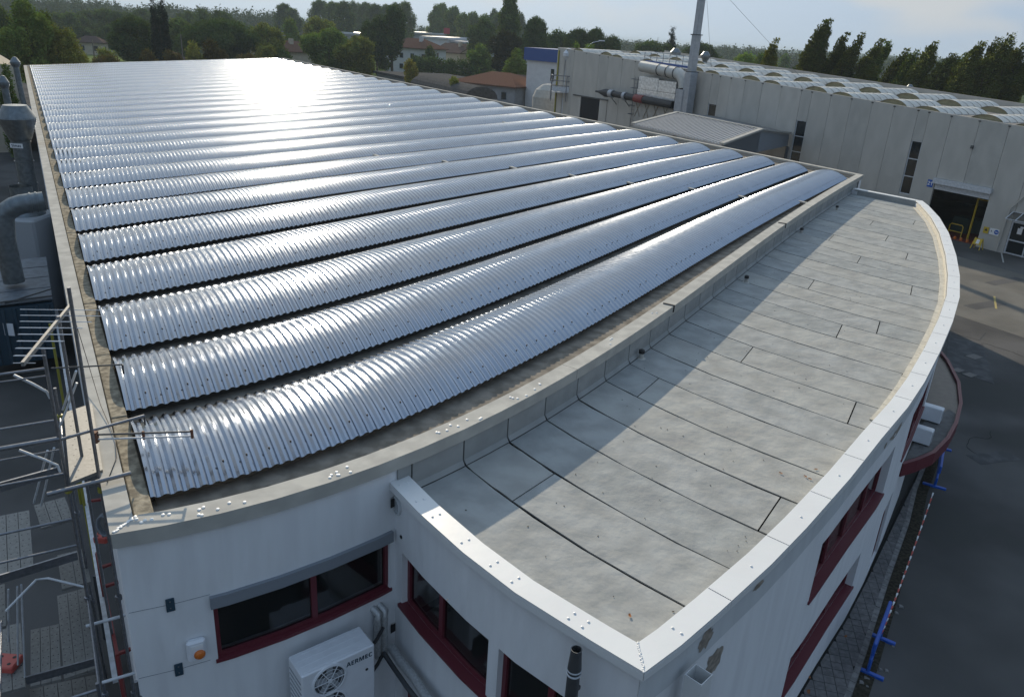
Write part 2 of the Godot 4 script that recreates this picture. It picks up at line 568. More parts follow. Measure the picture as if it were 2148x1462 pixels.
func hall() -> void:
	var root := thing("factory_building", "low white factory hall under rows of corrugated metal barrel vaults", "factory")
	main_path = [te2(0.15, 97.9), te2(0.15, s_line(0, 0.15))]
	var corner := 1
	for i in 40:
		var t := 0.15 + 37.25 * pow((i + 1) / 40.0, 1.15)
		main_path.append(te2(t, s_line(0, t)))
	var right := main_path.size() - 1
	main_path.append(te2(37.4, 137.6))
	main_path.append(te2(0.15, 97.9))
	var ul := u_at(main_path, corner)
	var ur := u_at(main_path, right)
	var uf := u_at(main_path, right + 1)
	var ue := plen(main_path)
	# walls
	var hole := [[ul + 1.0, ul + 3.66, 3.38, 4.30], [ul + 0.9, ul + 3.2, 0.5, 1.62]]
	var g := Geo.new()
	wall(g, main_path, ul, ur, 0.0, 5.6, 0.24, hole)
	obj("front_wall", g, M.white_wall, root)
	g = Geo.new()
	wall(g, main_path, 0.0, ul, 0.0, 5.6, 0.24, [])
	obj("side_wall", g, M.white_wall, root)
	g = Geo.new()
	wall(g, main_path, ur, uf, 0.0, 5.6, 0.24, [])
	obj("side_wall", g, M.panel_concrete, root)
	g = Geo.new()
	wall(g, main_path, uf, ue, 0.0, 5.6, 0.24, [])
	obj("rear_wall", g, M.panel_concrete, root)
	window(root, main_path, ul + 1.0, ul + 3.66, 3.38, 4.30, [ul + 2.4], 0.05, 0.02, 0.06)
	window(root, main_path, ul + 0.9, ul + 3.2, 0.5, 1.62, [ul + 2.0], 0.05, 0.02, 0.06)
	g = Geo.new()
	strip(g, main_path, ul + 0.97, ul + 3.69, -0.02, 0.06, 4.27, 4.45)
	obj("shutter_box", g, M.shutter_grey, root)
	# floors that keep the rooms dark
	var inner := PackedVector2Array()
	for p in cut(main_path, 0.1, ue - 0.1):
		inner.append(p[0] - p[1] * 0.24)
	g = Geo.new()
	g.prism(inner, 5.02, 5.47)
	obj("roof_deck", g, M.gutter, root)
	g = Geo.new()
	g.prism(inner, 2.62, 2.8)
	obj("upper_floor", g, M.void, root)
	# plaster joint lines of the near wall
	for y in [4.48, 3.41]:
		g = Geo.new()
		strip(g, main_path, ul + 0.02, ul + (0.98 if y > 4 else 0.9), 0.0, 0.004, y - 0.006, y)
		obj("plaster_joint", g, M.shutter_grey, root)
	# concrete coping pieces, each its own
	var cuts := [0.0]
	var u := 0.0
	while u < ue - 9.0:
		u += 8.4
		for fix in [ul, ur, uf]:
			if cuts[-1] < fix - 0.5 and u > fix - 2.0 and u < fix + 6.0:
				u = fix
		cuts.append(u)
	cuts.append(ue)
	for i in cuts.size() - 1:
		g = Geo.new()
		var a: float = cuts[i] + (0.006 if i else 0.0)
		var b: float = cuts[i + 1] - 0.006
		var wide := 0.23 if b < ul + 0.2 else 0.29
		strip(g, main_path, a, b, -wide, 0.05, 5.602, 5.70)
		strip(g, main_path, a, b, 0.03, 0.048, 5.49, 5.601)
		obj("coping", g, M.coping_concrete, root)
	# mitre weld of the near corner and sealed screws on the front coping
	g = Geo.new()
	var c := te(0.15, s_line(0, 0.15), 5.703)
	var ci := v3(cut(main_path, ul - 1, ul + 1)[1][0] - cut(main_path, ul - 1, ul + 1)[1][1] * 0.26, 5.703)
	for i in 16:
		g.lathe(c.lerp(ci, i / 15.0) + Vector3(rng.randf_range(-0.012, 0.012), 0, rng.randf_range(-0.012, 0.012)), [Vector2(0.022, 0.0), Vector2(0.017, 0.008), Vector2(0.0, 0.011)], 6)
	obj("corner_weld", g, M.sealant, root)
	for spot in [[0.42, 6], [1.15, 5], [1.35, 2], [2.9, 7], [4.9, 5], [5.4, 3], [6.6, 4], [7.3, 3], [10.2, 3], [12.6, 2]]:
		for i in spot[1]:
			g = Geo.new()
			var q := along(main_path, ul + spot[0] + rng.randf_range(-0.22, 0.22))
			g.lathe(v3(q[0] + q[1] * rng.randf_range(-0.2, 0.0), 5.70), [Vector2(0.026, 0.0), Vector2(0.02, 0.012), Vector2(0.0, 0.016)], 8)
			obj("sealed_screw", g, M.sealant, root)
	# dark clamp straps over the front coping
	for du in [13.3, 25.2]:
		g = Geo.new()
		strip(g, main_path, ul + du, ul + du + 0.05, -0.22, 0.07, 5.70, 5.725)
		strip(g, main_path, ul + du, ul + du + 0.05, 0.05, 0.07, 5.55, 5.699)
		obj("clamp", g, M.dark_rubber, root)
	# edge beam slabs beside the left coping
	for k in range(1, 30):
		g = Geo.new()
		var s0: float = 9.2 if k == 1 else s_left(k) - 0.25
		var s1 := s_left(k + 1) - 0.27
		var mid := te((0.395 + 0.625) / 2.0, (s0 + s1) / 2.0, 5.56)
		g.bevel(mid, Vector3(0.23, 0.2 + rng.randf_range(-0.01, 0.01), s1 - s0 - 0.015), 0.012, Basis(v3(EV, 0), Vector3.UP, v3(-DV, 0)))
		obj("edge_slab", g, M.beam_concrete, root)
	# the vaults
	for k in range(1, 30):
		vault(root, k)
	# cross bars over the gutters
	for spot in [[0, 27.5], [1, 25.6], [2, 24.6], [3, 22.6], [4, 21.0], [5, 19.3], [6, 16.8], [7, 14.2], [9, 29.0]]:
		g = Geo.new()
		var t: float = spot[1]
		var k: int = spot[0]
		var a: float = s_line(0, t) + 0.1 if k == 0 else s_line(k, t) + 0.78 * (s_line(k + 1, t) - s_line(k, t))
		g.bar(te(t, a, 5.66), te(t, s_line(k + 1, t) + 0.1, 5.66), 0.14, 0.05)
		obj("gutter_bar", g, M.coping_concrete, root)
	g = Geo.new()
	var dr := te(1.25, 9.66 + 0.15, 5.185)
	g.lathe(te(2.1, 9.55, 5.475), [Vector2(0.075, 0.0), Vector2(0.075, 0.012), Vector2(0.045, 0.016), Vector2(0.0, 0.006)], 12)
	obj("gutter_drain", g, M.dark_rubber, root)

func vault(root: Node, k: int) -> void:
	var near := k <= 9
	var pitch := 0.165
	var ta := 0.635
	var tb := 35.8 - 0.02 * k
	var waves := int((tb - ta) / pitch)
	var na := 14 if near else 8
	var rise := 0.25
	var ch := 0.86
	var amp := 0.0165
	var verts := PackedVector3Array()
	var norms := PackedVector3Array()
	var ix := PackedInt32Array()
	var wave_bed := []
	for i in 40:
		wave_bed.append(rng.randf_range(0.0, 0.005))
	var xs := [0.0, 0.040, 0.082, 0.123, 0.165]
	var hs := [amp, amp, -amp, -amp, amp]
	for i in waves:
		for f in 4:
			var dof: float = (hs[f + 1] - hs[f]) / (xs[f + 1] - xs[f])
			var p0 := verts.size()
			for e in 2:
				var t: float = ta + pitch * i + xs[f + e]
				var s0 := s_line(k, t)
				var w := (s_line(k + 1, t) - s0) * ch
				var off: float = hs[f + e] + 0.004 * sin(t * 0.9 + k * 2.1) + wave_bed[int(t / 1.2) % wave_bed.size()]
				for j in na + 1:
					var a := float(j) / na
					var x := 2.0 * a - 1.0
					var q := Vector2(4.0 * rise * x / w, 1.0).normalized()
					verts.append(te(t, s0 + w * a + q.x * off, 5.62 + rise * (1.0 - x * x) + q.y * off))
					norms.append((v3(DV, 0) * q.x + Vector3.UP * q.y - v3(EV, 0) * dof).normalized())
			for j in na:
				var p := p0 + j
				ix.append_array([p, p + 1, p + na + 2, p, p + na + 2, p + na + 1])
	var arr := []
	arr.resize(Mesh.ARRAY_MAX)
	arr[Mesh.ARRAY_VERTEX] = verts
	arr[Mesh.ARRAY_NORMAL] = norms
	arr[Mesh.ARRAY_INDEX] = ix
	var m := ArrayMesh.new()
	m.add_surface_from_arrays(Mesh.PRIMITIVE_TRIANGLES, arr)
	var o := obj("vault_roof", m, M.zinc_sheet, root)
	# dark side plates under the springing line, and the end walls
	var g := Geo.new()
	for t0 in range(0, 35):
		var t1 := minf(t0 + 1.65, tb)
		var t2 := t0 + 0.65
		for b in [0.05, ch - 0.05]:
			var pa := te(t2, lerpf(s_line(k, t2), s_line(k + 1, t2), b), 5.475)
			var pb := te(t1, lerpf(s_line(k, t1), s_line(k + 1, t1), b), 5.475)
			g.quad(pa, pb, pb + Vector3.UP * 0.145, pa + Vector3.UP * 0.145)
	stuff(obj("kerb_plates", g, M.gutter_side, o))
	for t in [ta + 0.06, tb - 0.06]:
		g = Geo.new()
		var s0 := s_line(k, t)
		var w := (s_line(k + 1, t) - s0) * ch
		for j in 10:
			var x0 := -1.0 + 0.2 * j
			var x1 := x0 + 0.2
			g.quad(te(t, s0 + w * (x0 + 1) / 2, 5.475), te(t, s0 + w * (x1 + 1) / 2, 5.475), te(t, s0 + w * (x1 + 1) / 2, 5.6 + rise * (1 - x1 * x1)), te(t, s0 + w * (x0 + 1) / 2, 5.6 + rise * (1 - x0 * x0)))
		obj("end_wall", g, M.beam_concrete, o)
	if k <= 5:
		var xf := []
		for i in range(2, waves, 2):
			for a in [0.12]:
				var t := ta + pitch * i
				if rng.randf() < 0.12:
					continue
				var x: float = 2.0 * a - 1.0
				var s := lerpf(s_line(k, t), s_line(k + 1, t), ch * a)
				xf.append(Transform3D(Basis(), te(t, s, 5.62 + rise * (1 - x * x) + amp + 0.012)))
		var cap := Geo.new()
		cap.lathe(Vector3.ZERO, [Vector2(0.015, -0.01), Vector2(0.015, 0.006), Vector2(0.007, 0.01), Vector2(0.007, 0.016), Vector2(0, 0.016)], 6)
		stuff(scatter("roof_screws", cap.mesh(), M.dark_rubber, xf, o))

# ---------------------------------------------------------------- the curved white wing
var wing_path := []

func wing() -> void:
	var root := thing("curved_office_wing", "white curved two storey office wing with flat grey felt roof", "building")
	wing_path = [Vector2(-1.81, -10.06), Vector2(-1.16, -9.16), Vector2(-0.47, -8.32), Vector2(0.22, -7.60), Vector2(1.09, -6.87), Vector2(1.62, -6.45),
		Vector2(2.09, -6.89), Vector2(2.65, -7.48), Vector2(3.56, -8.48), Vector2(4.31, -9.37), Vector2(5.48, -10.83), Vector2(6.58, -12.28), Vector2(7.68, -13.69), Vector2(8.62, -15.01), Vector2(9.91, -16.97), Vector2(11.32, -19.21),
		Vector2(12.66, -21.49), Vector2(13.90, -23.91), Vector2(15.19, -26.68), Vector2(16.75, -30.33), Vector2(17.93, -33.50), Vector2(18.77, -36.29), Vector2(19.05, -37.49), Vector2(16.86, -40.11)]
	var wall_path := []
	var cc := cut(wing_path, 0.0, plen(wing_path))
	for p in cc:
		wall_path.append(p[0] - p[1] * 0.1)
	var uc := u_at(wall_path, 5)
	var uf := u_at(wall_path, 22)
	var ue := plen(wall_path)
	var holes := [[0.45, 2.66, 3.2, 4.15], [2.86, 4.6, 3.2, 4.15], [0.5, 4.4, 0.4, 1.6],
		[uc + 5.45, uc + 10.0, 3.0, 4.15], [uc + 5.2, uc + 9.2, 1.08, 1.95], [uc + 12.0, uc + 15.6, 2.95, 4.1], [uc + 11.2, uc + 12.4, 0.15, 1.9]]
	var g := Geo.new()
	wall(g, wall_path, 0.0, uc, 0.0, 5.2, 0.22, holes)
	obj("side_wall", g, M.white_wall, root)
	g = Geo.new()
	wall(g, wall_path, uc, uf, 0.0, 5.2, 0.22, holes)
	obj("curved_wall", g, M.white_wall, root)
	g = Geo.new()
	wall(g, wall_path, uf, ue, 0.0, 5.2, 0.22, [])
	obj("end_wall", g, M.white_wall, root)
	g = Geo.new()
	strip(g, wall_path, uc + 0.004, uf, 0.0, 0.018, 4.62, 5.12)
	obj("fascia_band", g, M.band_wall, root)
	window(root, wall_path, 0.45, 2.66, 3.2, 4.15, [1.45], 0.1, 0.06)
	window(root, wall_path, 2.86, 4.6, 3.2, 4.15, [3.7], 0.1, 0.06)
	window(root, wall_path, 0.5, 4.4, 0.4, 1.6, [1.8, 3.1], 0.1, 0.12)
	window(root, wall_path, uc + 5.45, uc + 10.0, 3.0, 4.15, [uc + 6.6, uc + 7.7, uc + 8.9], 0.15, 0.03)
	window(root, wall_path, uc + 5.2, uc + 9.2, 1.08, 1.95, [uc + 6.5, uc + 7.9], 0.15, 0.03)
	window(root, wall_path, uc + 12.0, uc + 15.6, 2.95, 4.1, [uc + 13.2, uc + 14.4], 0.04, 0.03)
	window(root, wall_path, uc + 11.2, uc + 12.4, 0.15, 1.9, [], 0.06, 0.0)
	# things seen dimly behind the panes: white blinds
	for q in [[1.7, 2.25, 3.3, 4.1], [uc + 5.7, uc + 6.4, 3.1, 4.1]]:
		g = Geo.new()
		strip(g, wall_path, q[0], q[1], -0.62, -0.6, q[2], q[3])
		obj("blind", g, M.house_white, root)
	# floors inside
	var ring := PackedVector2Array()
	for i in range(0, cc.size()):
		ring.append(cc[i][0] - cc[i][1] * 0.33)
	var wt := []
	for i in 33:
		var t := 36.9 - i * 1.035
		wt.append(te2(t, s_line(0, t) - 0.02))
	for p in wt:
		if p.distance_to(ring[ring.size() - 1]) > 0.4:
			ring.append(p)
	g = Geo.new()
	g.prism(ring, 4.86, 5.025)
	obj("roof_deck", g, M.bitumen, root)
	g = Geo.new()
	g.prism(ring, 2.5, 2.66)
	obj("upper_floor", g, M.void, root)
	# felt strips from the hall wall to the curved edge, each laid apart with a dark seam
	var shades := [M.felt, M.felt_b, M.felt_c]
	var joints := {1: [1.28], 3: [4.3], 5: [0.95], 7: [4.6], 8: [2.1], 9: [5.2], 11: [3.6], 12: [4.4], 14: [2.2], 16: [4.9], 18: [3.0], 20: [1.5, 4.4], 22: [3.4], 24: [2.4], 26: [4.0]}
	for j in range(-2, 31):
		var pieces: Array = [-1.0] + joints.get(j, []) + [12.0]
		for i in pieces.size() - 1:
			var poly := PackedVector2Array()
			var w0: float = pieces[i] + (0.012 if i else 0.0)
			var w1: float = pieces[i + 1] - 0.012
			for side in 2:
				var n := 14
				for q in n + 1:
					var w := lerpf(w0, w1, float(q) / n if side == 0 else 1.0 - float(q) / n)
					poly.append(seam(j + side, w, 0.020 if side == 0 else -0.020, j * 7 + side))
			for part in Geometry2D.intersect_polygons(poly, ring):
				if absf(area(part)) < 0.02:
					continue
				g = Geo.new()
				g.prism(part, 5.015, 5.0325 + 0.002 * (j & 1) + 0.001 * i)
				obj("felt_strip", g, shades[(j * 2 + i + 6) % 3], root)
	# upstand panels against the hall wall, on a bitumen backing
	var ub := []
	for i in 60:
		var t := lerpf(3.95, 36.8, i / 59.0)
		ub.append(te2(t, s_line(0, t)))
	g = Geo.new()
	strip(g, ub, 0.0, plen(ub), 0.0015, 0.0045, 5.03, 5.48)
	strip(g, ub, 0.0, plen(ub), 0.01, 0.09, 5.026, 5.0385)
	obj("upstand_backing", g, M.bitumen, root)
	for j in range(-1, 32):
		var t0 := 5.21 + 1.04 * (j - 1)
		var t1 := t0 + 1.04 - 0.03
		if t0 < 3.9:
			t0 = 3.9
		if t1 > 36.85:
			break
		var a := te2(t0, s_line(0, t0))
		var b := te2(t1, s_line(0, t1))
		var path := [a, te2((t0 + t1) / 2, s_line(0, (t0 + t1) / 2)), b]
		g = Geo.new()
		strip(g, path, 0.0, plen(path), 0.006, 0.024, 5.04, 5.485)
		var pc := cut(path, 0.0, plen(path))
		for i in pc.size() - 1:
			var p: Vector2 = pc[i][0] + pc[i][1] * 0.024
			var q: Vector2 = pc[i + 1][0] + pc[i + 1][1] * 0.024
			var p2: Vector2 = pc[i][0] + pc[i][1] * 0.075
			var q2: Vector2 = pc[i + 1][0] + pc[i + 1][1] * 0.075
			g.quad(v3(p2, 5.041), v3(q2, 5.041), v3(q, 5.12), v3(p, 5.12))
		obj("upstand_panel", g, M.felt_b if j % 2 else M.felt, root)
	# cream upstand panels inside the curved edge
	var uu := uc + 9.0
	while uu < uf - 0.5:
		g = Geo.new()
		strip(g, wing_path, uu, minf(uu + 0.93, uf - 0.36), -0.36, -0.335, 5.03, 5.24)
		strip(g, wing_path, uu, minf(uu + 0.93, uf - 0.36), -0.50, -0.361, 5.03, 5.068)
		obj("edge_panel", g, M.felt_cream, root)
		uu += 0.945
	g = Geo.new()
	strip(g, wing_path, 0.5, uc - 0.4, -0.355, -0.335, 5.03, 5.24)
	strip(g, wing_path, uf + 0.4, plen(wing_path) - 0.35, -0.36, -0.335, 5.03, 5.28)
	obj("edge_lining", g, M.felt_b, root)
	# white coping sheets
	var cuts := [0.0, uc]
	var x := uc + 1.75
	var ucw := u_at(wing_path, 5)
	var ufw := u_at(wing_path, 22)
	cuts = [0.02, ucw]
	x = ucw + 1.75
	while x < ufw - 1.0:
		cuts.append(x)
		x += 1.62
	cuts.append(ufw)
	cuts.append(plen(wing_path) - 0.05)
	for i in cuts.size() - 1:
		g = Geo.new()
		var a: float = cuts[i] + 0.004
		var b: float = cuts[i + 1] - 0.004
		strip(g, wing_path, a, b, -0.33, 0.0, 5.26, 5.30)
		strip(g, wing_path, a, b, -0.014, 0.002, 5.17, 5.259)
		var o := obj("coping_sheet", g, M.white_sheet, root)
		if i > 0 and i < cuts.size() - 2:
			g = Geo.new()
			for q in 14:
				var pt := along(wing_path, b + 0.004)
				g.lathe(v3(pt[0] - pt[1] * (0.02 + 0.29 * q / 13.0), 5.299), [Vector2(0.007, 0.0), Vector2(0.005, 0.006), Vector2(0, 0.007)], 5)
			obj("seam_rivets", g, M.steel_dark, o)
		for du in ([0.35, 0.85, 1.3, 2.0, 2.6, 3.0, 3.9, 4.1] if i == 0 else [0.8]):
			var pt := along(wing_path, a + du)
			var rows := [0.1, 0.22] if i <= 1 else [0.16]
			for r in rows:
				g = Geo.new()
				g.lathe(v3(pt[0] - pt[1] * r, 5.30), [Vector2(0.019, 0.0), Vector2(0.016, 0.009), Vector2(0.0, 0.015)], 8)
				obj("coping_screw", g, M.white_sheet, o)
	# weld of the corner
	g = Geo.new()
	var co := v3(Vector2(1.62, -6.45), 5.302)
	var ci := v3(cc[5][0] - cc[5][1] * 0.33, 5.302)
	for i in 26:
		g.lathe(co.lerp(ci, i / 25.0) + Vector3(rng.randf_range(-0.008, 0.008), 0, rng.randf_range(-0.008, 0.008)), [Vector2(0.014, 0.0), Vector2(0.01, 0.006), Vector2(0.0, 0.009)], 5)
	obj("corner_weld", g, M.sealant, root)
	# patches where paint has come off
	for q in [[1.15, 1.5, 4.72, 5.02], [1.5, 1.95, 4.0, 4.45], [8.9, 9.9, 4.62, 4.8], [8.5, 8.7, 4.66, 4.78], [2.5, 2.8, 4.9, 5.0]]:
		var o0: float = 0.019 if q[2] > 4.5 else 0.001
		var um: float = (q[0] + q[1]) / 2
		var at := along(wall_path, uc + um)
		var tangent := Vector2(at[1].y, -at[1].x)
		var blob := PackedVector2Array()
		for i in 22:
			var an := TAU * i / 22.0
			var rr := 0.5 * (0.72 + 0.5 * rng.randf())
			blob.append(Vector2(cos(an) * rr * (q[1] - q[0]), sin(an) * rr * (q[3] - q[2])))
		g = Geo.new()
		var tri := Geometry2D.triangulate_polygon(blob)
		for i in range(0, tri.size(), 3):
			var pp := []
			for e in 3:
				var b: Vector2 = blob[tri[i + e]]
				var y: float = (q[2] + q[3]) / 2 + b.y
				var on := along(wall_path, uc + um + b.x)
				pp.append(v3(on[0] + on[1] * (o0 + 0.003), y))
			g.tri(pp[0], pp[1], pp[2])
		obj("peeled_patch", g, M.peel, root)
	# round grille under the inner corner
	g = Geo.new()
	var gp := along(wall_path, 0.28)
	var gb := Basis(Vector3(gp[1].y, 0, -gp[1].x), v3(gp[1], 0), Vector3.DOWN)
	g.lathe(v3(gp[0], 4.9), [Vector2(0.15, 0.0), Vector2(0.15, 0.03), Vector2(0.12, 0.04), Vector2(0.12, 0.01), Vector2(0.0, 0.01)], 24, gb)
	for i in 7:
		g.box(v3(gp[0] + gp[1] * 0.02, 4.82 + i * 0.027), Vector3(0.2, 0.008, 0.012), Basis(gb.x, Vector3.UP, gb.y))
	obj("vent_grille", g, M.band_wall, root)
	g = Geo.new()
	gp = along(wall_path, 0.42)
	g.lathe(v3(gp[0], 4.42), [Vector2(0.03, 0.0), Vector2(0.03, 0.012), Vector2(0.0, 0.012)], 10, Basis(Vector3(gp[1].y, 0, -gp[1].x), v3(gp[1], 0), Vector3.DOWN))
	obj("hole_cap", g, M.black, root)

func area(p: PackedVector2Array) -> float:
	var a := 0.0
	for i in p.size():
		a += p[i].cross(p[(i + 1) % p.size()])
	return a / 2.0

func seam(j: int, w: float, shift: float, sd: int) -> Vector2:
	var t0 := 5.21 + 1.04 * (j - 1)
	var f := clampf(1.0 - (t0 - 16.0) / 20.0, 0.1, 1.0)
	var t := t0 + shift + (0.09 * w + 0.03 * w * absf(w)) * f + 0.008 * sin(w * 5.3 + j * 2.0) + 0.005 * sin(w * 13.0 + j)
	return te2(t, s_line(0, minf(t0, 37.3)) - w)

# ---------------------------------------------------------------- ground, pavement and yard
func site() -> void:
	var g := Geo.new()
	g.box(Vector3(0, -0.5, -1000), Vector3(9000, 1, 9000))
	struct("ground", g, M.field)
	g = Geo.new()
	g.prism(PackedVector2Array([te2(-60, -40), te2(110, -40), te2(110, 150), te2(-60, 150)]), 0.0, 0.004)
	struct("yard", g, M.asphalt)
	g = Geo.new()
	g.prism(PackedVector2Array([te2(37.6, 10.0), te2(48.8, 8.0), te2(50.5, 42.0), te2(38.0, 42.0)]), 0.005, 0.008)
	struct("old_asphalt", g, M.asphalt_old)
	g = Geo.new()
	g.prism(PackedVector2Array([Vector2(17.59, -29.44), Vector2(18.79, -28.04), Vector2(20.79, -32.61), Vector2(19.57, -33.22)]), 0.005, 0.016)
	struct("concrete_slab", g, M.slab_concrete)
	for q in [[Vector3(19.53, 0.00, -30.92), 0.62, 0.42], [Vector3(17.99, -0.00, -29.26), 0.45, 0.32], [Vector3(18.26, 0.00, -28.83), 0.48, 0.34]]:
		var t := thing("manhole_cover", ["large steel cover at the far side of the yard concrete slab", "small steel cover at the left edge of the yard concrete slab", "small steel cover at the near corner of the yard concrete slab"][names.get("mc", 0)], "manhole cover", q[0], "covers in the yard slab")
		names["mc"] = names.get("mc", 0) + 1
		t.rotation.y = 0.55
		g = Geo.new()
		g.box(Vector3(0, 0.02, 0), Vector3(q[1], 0.008, q[2]))
		obj("lid", g, M.steel_dark, t)
		g = Geo.new()
		for s in [-1, 1]:
			g.box(Vector3(s * (q[1] / 2 + 0.02), 0.019, 0), Vector3(0.03, 0.01, q[2] + 0.07))
			g.box(Vector3(0, 0.019, s * (q[2] / 2 + 0.02)), Vector3(q[1], 0.01, 0.03))
		obj("rim", g, M.slab_concrete, t)
	# repair cuts and cracks in the tarmac
	for q in [[Vector3(24.19, 0.00, -38.67), 2.6, 0.7, 0.5, "asphalt"], [Vector3(21.03, 0.00, -33.97), 1.5, 0.9, 0.9, "asphalt"], [Vector3(15.40, 0.00, -21.94), 1.6, 0.6, 0.3, "joint"], [Vector3(28.06, 0.00, -43.69), 3.2, 0.6, 0.55, "asphalt"]]:
		g = Geo.new()
		g.box(q[0] + Vector3(0, 0.0105, 0), Vector3(q[1], 0.003, q[2]), Basis(Vector3.UP, q[3]))
		struct("asphalt_patch", g, M["asphalt" if q[4] == "asphalt" else "slab_concrete"])
	var cr := RandomNumberGenerator.new()
	cr.seed = 3
	for q in [[Vector3(16.35, 0.00, -23.83), 2.2], [Vector3(20.81, 0.00, -32.73), 0.9]]:
		g = Geo.new()
		var p: Vector3 = q[0]
		var an: float = q[1]
		for i in 14:
			an += cr.randf_range(-0.6, 0.6)
			var to := p + Vector3(cos(an), 0, sin(an)) * cr.randf_range(0.12, 0.3)
			g.box((p + to) / 2 + Vector3(0, 0.0105, 0), Vector3(cr.randf_range(0.008, 0.02), 0.002, p.distance_to(to)), Basis.looking_at((to - p).normalized(), Vector3.UP))
			p = to
		struct("tarmac_crack", g, M.joint)
	# painted lines
	for q in [[Vector3(25.60, 0.00, -40.38), Vector3(24.45, 0.00, -38.12), 0.10, "line_yellow"], [Vector3(32.13, 0.00, -51.40), Vector3(30.49, 0.00, -48.20), 0.09, "line_white"]]:
		g = Geo.new()
		g.box((q[0] + q[1]) / 2 + Vector3(0, 0.012, 0), Vector3(q[2], 0.004, q[0].distance_to(q[1])), Basis.looking_at((q[1] - q[0]).normalized(), Vector3.UP))
		struct("painted_line", g, M[q[3]])
	# pavement of diagonal tiles along the curved wall
	var ip := []
	for i in range(5, 14):
		ip.append(cut(wing_path, 0, plen(wing_path))[i][0] - cut(wing_path, 0, plen(wing_path))[i][1] * 0.1)
	var op := [Vector2(5.91, -10.21), Vector2(6.92, -11.66), Vector2(7.70, -12.88), Vector2(9.21, -15.32), Vector2(10.81, -17.82), Vector2(11.83, -19.59), Vector2(13.08, -21.51), Vector2(14.63, -23.77), Vector2(16.27, -26.23)]
	ip.reverse()
	var bed := PackedVector2Array(op + ip)
	g = Geo.new()
	g.prism(bed, 0.005, 0.10)
	var pave := struct("pavement", g, M.joint)
	var ring := Geometry2D.offset_polygon(bed, -0.05)[0]
	var diag := EV.rotated(0.75)
	var across := Vector2(-diag.y, diag.x)
	var cells := []
	for i in range(-60, 80):
		for j in range(-60, 80):
			var p := Vector2(8.0, -14.5) + (diag * i + across * j) * 0.212
			var sq := PackedVector2Array()
			for e in [[-1, -1], [1, -1], [1, 1], [-1, 1]]:
				sq.append(p + (diag * e[0] + across * e[1]) * 0.1025)
			for part in Geometry2D.intersect_polygons(sq, ring):
				if absf(area(part)) > 0.004:
					cells.append([p, part, absf(area(part)) > 0.0415])
	cells.sort_custom(func(a, b): return a[0].length() < b[0].length())
	var base := []
	for m in 3:
		g = Geo.new()
		g.bevel(Vector3.ZERO, Vector3(0.205, 0.03, 0.205), 0.006)
		base.append(g.mesh())
	var rest := Geo.new()
	for i in cells.size():
		var p: Vector2 = cells[i][0]
		var y := 0.102 + rng.randf_range(-0.002, 0.002)
		var k := rng.randi() % 3
		if i >= 300:
			rest.prism(cells[i][1], 0.088, y + 0.015)
		elif cells[i][2]:
			var b := Basis(v3(diag, 0), Vector3.UP, v3(across, 0)).rotated(Vector3(rng.randf_range(-1, 1), 0, rng.randf_range(-1, 1)).normalized(), rng.randf_range(0, 0.012))
			var o := obj("paving_tile", base[k], [M.tile_a, M.tile_b, M.tile_c][k], pave)
			o.transform = Transform3D(b, v3(p, y))
		else:
			g = Geo.new()
			g.prism(cells[i][1], 0.088, y + 0.015)
			obj("paving_tile", g, [M.tile_a, M.tile_b, M.tile_c][k], pave)
	if cells.size() > 300:
		stuff(obj("far_paving_tiles", rest, M.tile_a, pave))
	var u := 0.0
	var kp := op
	while u < plen(kp) - 0.3:
		g = Geo.new()
		strip(g, kp, u, u + 0.285, -0.06, 0.05, 0.0, 0.125 + rng.randf_range(-0.004, 0.004))
		obj("kerb_stone", g, M.kerb, pave)
		u += 0.3
	g = Geo.new()
	strip(g, kp, 0.0, plen(kp), 0.06, 0.33, 0.0, 0.016)
	struct("dirt_strip", g, M.dirt)
	# small rubble and dry leaves by the kerb
	for i in 14:
		var p := along(kp, rng.randf_range(2.0, 7.0))
		var at: Vector2 = p[0] + p[1] * rng.randf_range(0.1, 0.55)
		g = Geo.new()
		var s := rng.randf_range(0.02, 0.06)
		g.hexa([Vector3(-s, 0, s * 0.7), Vector3(s * 0.8, 0, s), Vector3(s, 0, -s * 0.6), Vector3(-s * 0.5, 0, -s), Vector3(-s * 0.7, s * 0.5, s * 0.5), Vector3(s * 0.6, s * 0.7, s * 0.7), Vector3(s * 0.7, s * 0.4, -s * 0.4), Vector3(-s * 0.4, s * 0.6, -s * 0.7)])
		var o := obj("rubble_chip", g, M.kerb)
		tag(o, "pale broken chip of rubble beside the pavement kerb", "rubble", "rubble chips along the kerb")
		o.position = v3(at, 0.012)
	for q in [[Vector3(7.43, 0.11, -13.22), 0.05], [Vector3(6.25, 0.11, -12.00), 0.05], [Vector3(6.11, 0.11, -11.61), 0.06]]:
		leaf_litter(q[0], q[1], "dry brown leaf lying on the diagonal pavement tiles", "dry leaves on the pavement")
	canopy()
	barriers()

func leaf_litter(at: Vector3, r: float, label: String, group: String) -> void:
	var g := Geo.new()
	var n := 7
	for i in n:
		var a := TAU * i / n
		var b := TAU * (i + 1) / n
		var ra := r * (0.6 + 0.4 * cos(a) * cos(a)) * (1.0 + 0.25 * float(i & 1))
		var rb := r * (0.6 + 0.4 * cos(b) * cos(b)) * (1.0 + 0.25 * float((i + 1) % n & 1))
		g.tri(Vector3(0, 0.006, 0), Vector3(cos(b) * rb, 0.014, -sin(b) * rb * 0.7), Vector3(cos(a) * ra, 0.014, -sin(a) * ra * 0.7))
	var o := obj("dry_leaf", g, M.dry_leaf)
	o.position = at
	o.rotation.y = rng.randf() * TAU
	tag(o, label, "leaf", group)

